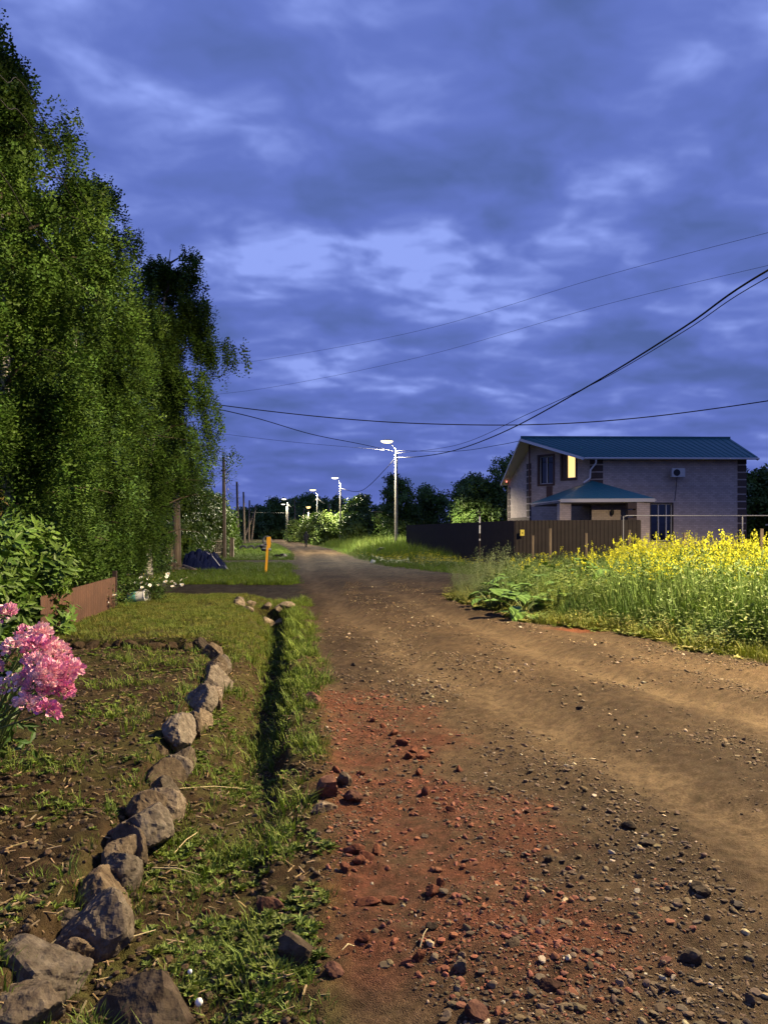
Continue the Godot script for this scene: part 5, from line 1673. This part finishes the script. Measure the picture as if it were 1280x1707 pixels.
	for i in 24:
		for j in 30:
			tb.tri(grid[i][j], grid[i][j + 1], grid[i + 1][j]); tb.tri(grid[i][j + 1], grid[i + 1][j + 1], grid[i + 1][j])
	part("tarpaulin", tb, M.tarp, tp)
	var rp := MB.new()
	rp.tube([Vector3(0.1, 0.78, 0.1), Vector3(0.45, 0.6, 0.4), Vector3(0.8, 0.2, 0.55)], [0.015, 0.015, 0.015], 5)
	part("rope", rp, M.white_plastic, tp)
	# yellow gas marker
	var ym := thing("pipeline_marker", "yellow pipeline marker post with a flat paddle head", "marker", P(-4.75, ground_y(-4.75, 30.0), 30.0))
	var yb := MB.new()
	yb.box(Vector3(0, 0.5, 0), Vector3(0.085, 1.12, 0.06), Basis(Vector3(0, 0, 1), -0.06))
	part("post", yb, M.yellow_paint, ym)
	var yh := MB.new()
	var o := Vector3(0.085, 1.05, 0)
	for sg2 in [-1.0, 1.0]:
		var z := Vector3(0, 0, 0.025 * sg2)
		yh.face(o + z + Vector3(-0.045, -0.06, 0), o + z + Vector3(0.045, -0.06, 0), o + z + Vector3(0.08, 0.12, 0), o + z + Vector3(-0.08, 0.12, 0), z)
		yh.face(o + z + Vector3(-0.08, 0.12, 0), o + z + Vector3(0.08, 0.12, 0), o + z + Vector3(0.08, 0.4, 0), o + z + Vector3(-0.08, 0.4, 0), z)
	for s in [-1.0, 1.0]:
		yh.box(o + Vector3(0.08 * s, 0.26, 0), Vector3(0.006, 0.28, 0.05))
	yh.box(o + Vector3(0, 0.4, 0), Vector3(0.166, 0.006, 0.05))
	part("paddle", yh, M.yellow_paint, ym)
	# tyres
	var arch := [[386, 72.0], [406, 72.0], [419, 72.0], [432, 72.0]]
	for i in arch.size():
		var x: float = (arch[i][0] - 640.0) / 1233.0 * 72.0
		var t := thing("half_buried_tyre", "old tyre half buried upright in the verge", "tyre", P(x, ground_y(x, 72.0), 72.0), 0.0, "row of half-buried tyres")
		part("tread", tyre_ring(0.33, 0.12), M.rubber, t, Transform3D(Basis(Vector3.RIGHT, PI / 2), Vector3(0, 0.02, 0)))
		part("sidewall", tyre_ring(0.27, 0.085), M.rubber, t, Transform3D(Basis(Vector3.RIGHT, PI / 2), Vector3(0, 0.02, 0.035)))
	var st := [[445, 901, 62.0, 1.3, "top tyre of the leaning pile behind the yellow marker"], [441, 910, 61.0, 0.25, "middle tyre of the leaning pile behind the yellow marker"], [444, 916, 60.0, 0.1, "bottom tyre of the leaning pile behind the yellow marker"]]
	for i in st.size():
		var a: Array = st[i]
		var t := thing("old_tyre", a[4], "tyre", W(a[0], a[1], a[2]), 0.0, "pile of old tyres")
		part("tread", tyre_ring(0.32, 0.12), M.rubber, t, Transform3D(Basis(Vector3.RIGHT, a[3]), Vector3.ZERO))
		part("sidewall", tyre_ring(0.26, 0.09), M.rubber, t, Transform3D(Basis(Vector3.RIGHT, a[3]), Vector3(0, 0.02, 0.01)))
	for i in 3:
		var px: float = [463, 470, 476][i]
		var x: float = (px - 640.0) / 1233.0 * 48.0
		var db := part("dark_rubble", rock(970 + i, 2, Vector3([0.5, 0.45, 0.3][i], 0.32, 0.4), 10, 0.06, [Vector3(0.02, 0.02, 0.02), Vector3(0.025, 0.022, 0.02), Vector3(0.4, 0.38, 0.34)][i]), M.stone, self)
		db.position = P(x, ground_y(x, 48.0) + 0.08, 48.0)
		tag(db, ["flat black lump of rubble at the grass edge of the road", "dark lump of rubble beside the flat black one", "small pale lump of rubble at the end of the dark ones"][i], "rubble", "rubble at the road edge")
	# dumped tyre and white bag on the verge below the first lamp
	var vt := thing("old_tyre", "dark tyre dumped in the grass below the fence-end lamp", "tyre", W(636, 925, 50.0), 0.0)
	vt.position.y = ground_y(vt.position.x, 50.0) + 0.22
	part("tread", tyre_ring(0.3, 0.11), M.rubber, vt, Transform3D(Basis(Vector3.RIGHT, 1.1), Vector3.ZERO))
	part("sidewall", tyre_ring(0.25, 0.08), M.rubber, vt, Transform3D(Basis(Vector3.RIGHT, 1.1), Vector3(0, 0.01, 0.02)))
	var bag := part("crumpled_bag", rock(985, 2, Vector3(0.3, 0.18, 0.22), 9, 0.07, Vector3(0.6, 0.66, 0.62)), M.pebble, self)
	bag.position = W(621, 938, 40.0)
	bag.position.y = ground_y(bag.position.x, 40.0) + 0.06
	tag(bag, "crumpled white bag at the road edge below the lamp", "bag")
func tyre_ring(rad: float, r: float) -> MB:
	var b := MB.new()
	var prof := []
	for i in 11:
		var an := -PI / 2 + TAU * i / 10.0
		prof.append(Vector2(rad + cos(an) * r * 0.75, sin(an) * r))
	b.lathe(Vector3.ZERO, prof, 26)
	return b
func picket(label: String, p: Vector2, q: Vector2, n: int, h: float, m: Material) -> void:
	var y := ground_y(p.x, p.y)
	var t := thing("picket_fence", label, "fence", P(p.x, y, p.y))
	var dv := P(q.x - p.x, 0, q.y - p.y)
	var turn := Basis(Vector3.UP, atan2(-dv.z, dv.x))
	for k in [0.25, 0.8]:
		var b := MB.new()
		b.beam(Vector3(0, h * k, 0) - turn.z * 0.035, dv + Vector3(0, h * k, 0) - turn.z * 0.035, 0.035, 0.07)
		part("rail", b, m, t)
	var pk := MB.new()
	pk.box(Vector3(0, h * 0.5, 0), Vector3(0.085, h, 0.022))
	var pm := pk.mesh()
	for i in n:
		part("picket", pm, m, t, Transform3D(turn * Basis(Vector3(0, 0, 1), 0.04 * sin(i * 2.7)), dv * (i / (n - 1.0)) + Vector3(0, 0.05 * sin(i * 1.9), 0)))

# ---------------------------------------------------------------- the walker
func make_person() -> void:
	var t := thing("person", "person in dark clothes and a hood walking away along the road", "person", P(-9.05, ground_y(-9.05, 86.0), 86.0), -0.12)
	# joints of a body in mid-stride, its back to the camera: [a, b, radius a, radius b]
	var J := {"hip": Vector3(0, 0.95, 0), "chest": Vector3(0, 1.3, -0.03), "neck": Vector3(0, 1.5, -0.04), "head": Vector3(0, 1.64, -0.06)}
	var bones := [[J.hip, J.chest, 0.155, 0.175], [J.chest, J.neck, 0.16, 0.07], [J.neck, J.head, 0.065, 0.105], [J.head, J.head + Vector3(0, 0.05, 0), 0.115, 0.1],
		[Vector3(-0.17, 1.42, -0.03), Vector3(0.17, 1.42, -0.03), 0.085, 0.085],
		[Vector3(-0.2, 1.41, -0.03), Vector3(-0.27, 1.13, 0.06), 0.075, 0.058], [Vector3(-0.27, 1.13, 0.06), Vector3(-0.3, 0.88, -0.04), 0.056, 0.042], [Vector3(-0.3, 0.88, -0.04), Vector3(-0.3, 0.76, -0.08), 0.045, 0.03],
		[Vector3(0.2, 1.41, -0.03), Vector3(0.27, 1.13, 0.0), 0.075, 0.058], [Vector3(0.27, 1.13, 0.0), Vector3(0.25, 0.9, -0.13), 0.056, 0.042], [Vector3(0.25, 0.9, -0.13), Vector3(0.24, 0.8, -0.18), 0.045, 0.03],
		[Vector3(-0.09, 0.92, 0), Vector3(-0.1, 0.5, -0.1), 0.105, 0.07], [Vector3(-0.1, 0.5, -0.1), Vector3(-0.1, 0.09, -0.1), 0.068, 0.048], [Vector3(-0.1, 0.05, -0.08), Vector3(-0.11, 0.04, -0.24), 0.05, 0.038],
		[Vector3(0.09, 0.92, 0), Vector3(0.1, 0.5, 0.02), 0.105, 0.07], [Vector3(0.1, 0.5, 0.02), Vector3(0.1, 0.12, 0.22), 0.068, 0.048], [Vector3(0.1, 0.1, 0.22), Vector3(0.11, 0.045, 0.1), 0.05, 0.038]]
	var body := nets(bones, 0.03)
	part("body", body, M.dark_cloth, t)
	var hd := nets([[J.head + Vector3(0, 0.02, 0.02), J.head + Vector3(0, 0.06, 0.0), 0.135, 0.12], [J.neck + Vector3(0, 0.0, 0.03), J.head, 0.11, 0.12]], 0.025)
	part("hood", hd, M.dark_cloth, t)
func nets(bones: Array, cell: float) -> MB:
	var lo := Vector3.INF
	var hi := -Vector3.INF
	for b in bones:
		for k in 2:
			lo = lo.min(b[k] - Vector3.ONE * (b[k + 2] + 0.08)); hi = hi.max(b[k] + Vector3.ONE * (b[k + 2] + 0.08))
	var n := Vector3i(((hi - lo) / cell).ceil()) + Vector3i.ONE
	var f := PackedFloat32Array()
	f.resize(n.x * n.y * n.z)
	for z in n.z:
		for y in n.y:
			for x in n.x:
				var p := lo + Vector3(x, y, z) * cell
				var s := 0.0
				for b in bones:
					var ab: Vector3 = b[1] - b[0]
					var h := clampf((p - b[0]).dot(ab) / maxf(ab.length_squared(), 1e-6), 0.0, 1.0)
					var dd: float = p.distance_to(b[0] + ab * h) - lerpf(b[2], b[3], h)
					s += exp(-dd * 42.0)
				f[(z * n.y + y) * n.x + x] = -log(maxf(s, 1e-12)) / 42.0
	var mb := MB.new()
	var id := {}
	for z in n.z - 1:
		for y in n.y - 1:
			for x in n.x - 1:
				var c := Vector3.ZERO
				var k := 0
				for e in [[0, 1], [2, 3], [4, 5], [6, 7], [0, 2], [1, 3], [4, 6], [5, 7], [0, 4], [1, 5], [2, 6], [3, 7]]:
					var a := Vector3i(x + (e[0] & 1), y + ((e[0] >> 1) & 1), z + (e[0] >> 2))
					var b := Vector3i(x + (e[1] & 1), y + ((e[1] >> 1) & 1), z + (e[1] >> 2))
					var fa := f[(a.z * n.y + a.y) * n.x + a.x]
					var fb := f[(b.z * n.y + b.y) * n.x + b.x]
					if (fa < 0.0) != (fb < 0.0):
						c += Vector3(a).lerp(Vector3(b), fa / (fa - fb)); k += 1
				if k > 0:
					var i := (z * n.y + y) * n.x + x
					var g := Vector3(f[i + 1] - f[i], f[i + n.x] - f[i], f[i + n.x * n.y] - f[i]).normalized()
					id[i] = mb.vert(lo + c / k * cell, g)
	for z in range(1, n.z - 1):
		for y in range(1, n.y - 1):
			for x in range(1, n.x - 1):
				var i := (z * n.y + y) * n.x + x
				for ax in 3:
					var st: int = [1, n.x, n.x * n.y][ax]
					var u: int = [1, n.x, n.x * n.y][(ax + 1) % 3]
					var v: int = [1, n.x, n.x * n.y][(ax + 2) % 3]
					if (f[i] < 0.0) != (f[i + st] < 0.0):
						var q := [i, i - u, i - u - v, i - v]
						if not (id.has(q[0]) and id.has(q[1]) and id.has(q[2]) and id.has(q[3])): continue
						if f[i] < 0.0:
							mb.ix.append_array(PackedInt32Array([id[q[0]], id[q[2]], id[q[1]], id[q[0]], id[q[3]], id[q[2]]]))
						else:
							mb.ix.append_array(PackedInt32Array([id[q[0]], id[q[1]], id[q[2]], id[q[0]], id[q[2]], id[q[3]]]))
	return mb

# ---------------------------------------------------------------- everything
func _ready() -> void:
	# camera: eye 1.6 m above the road, level, the lens shifted up a little
	var cam := Camera3D.new()
	cam.name = "camera"
	add_child(cam)
	cam.position = Vector3(0, 1.6, 0)
	cam.near = 0.05; cam.far = 2000.0
	cam.projection = Camera3D.PROJECTION_FRUSTUM
	cam.size = 2.0 * cam.near * 853.5 / 1233.0
	cam.frustum_offset = Vector2(0, cam.near * 35.5 / 1233.0)
	cam.current = true
	# sky: blue dusk under broken cloud, the sun already set
	var env := Environment.new()
	env.background_mode = Environment.BG_SKY
	var sky := Sky.new()
	var pan := PanoramaSkyMaterial.new()
	pan.panorama = make_sky()
	sky.sky_material = pan
	env.sky = sky
	env.tonemap_mode = Environment.TONE_MAPPER_LINEAR
	env.tonemap_exposure = 1.0
	env.sdfgi_enabled = true; env.ssao_enabled = true; env.ssil_enabled = true
	var we := WorldEnvironment.new()
	we.name = "world_environment"
	we.environment = env
	add_child(we)
	materials()
	mat("leaf_stalk", lin(0.08, 0.12, 0.03), 0.6)
	mat("straw", lin(0.42, 0.34, 0.18), 0.8)
	mat("beige", lin(0.42, 0.31, 0.19), 0.8)
	mat("barn_roof", lin(0.03, 0.03, 0.035), 0.7)
	var fr := mat("fence_rust", lin(0.115, 0.05, 0.027), 0.6)
	fr.albedo_texture = M.fence_brown.albedo_texture
	triplanar(fr, 0.8)
	make_ground()
	make_house()
	make_trees()
	leaf_meshes.peony = sprig(306, 6, 0.1, 0.085, 1.0, 0.38)
	make_fences()
	make_lines()
	make_stones()
	make_garden()
	make_person()
	make_cover()
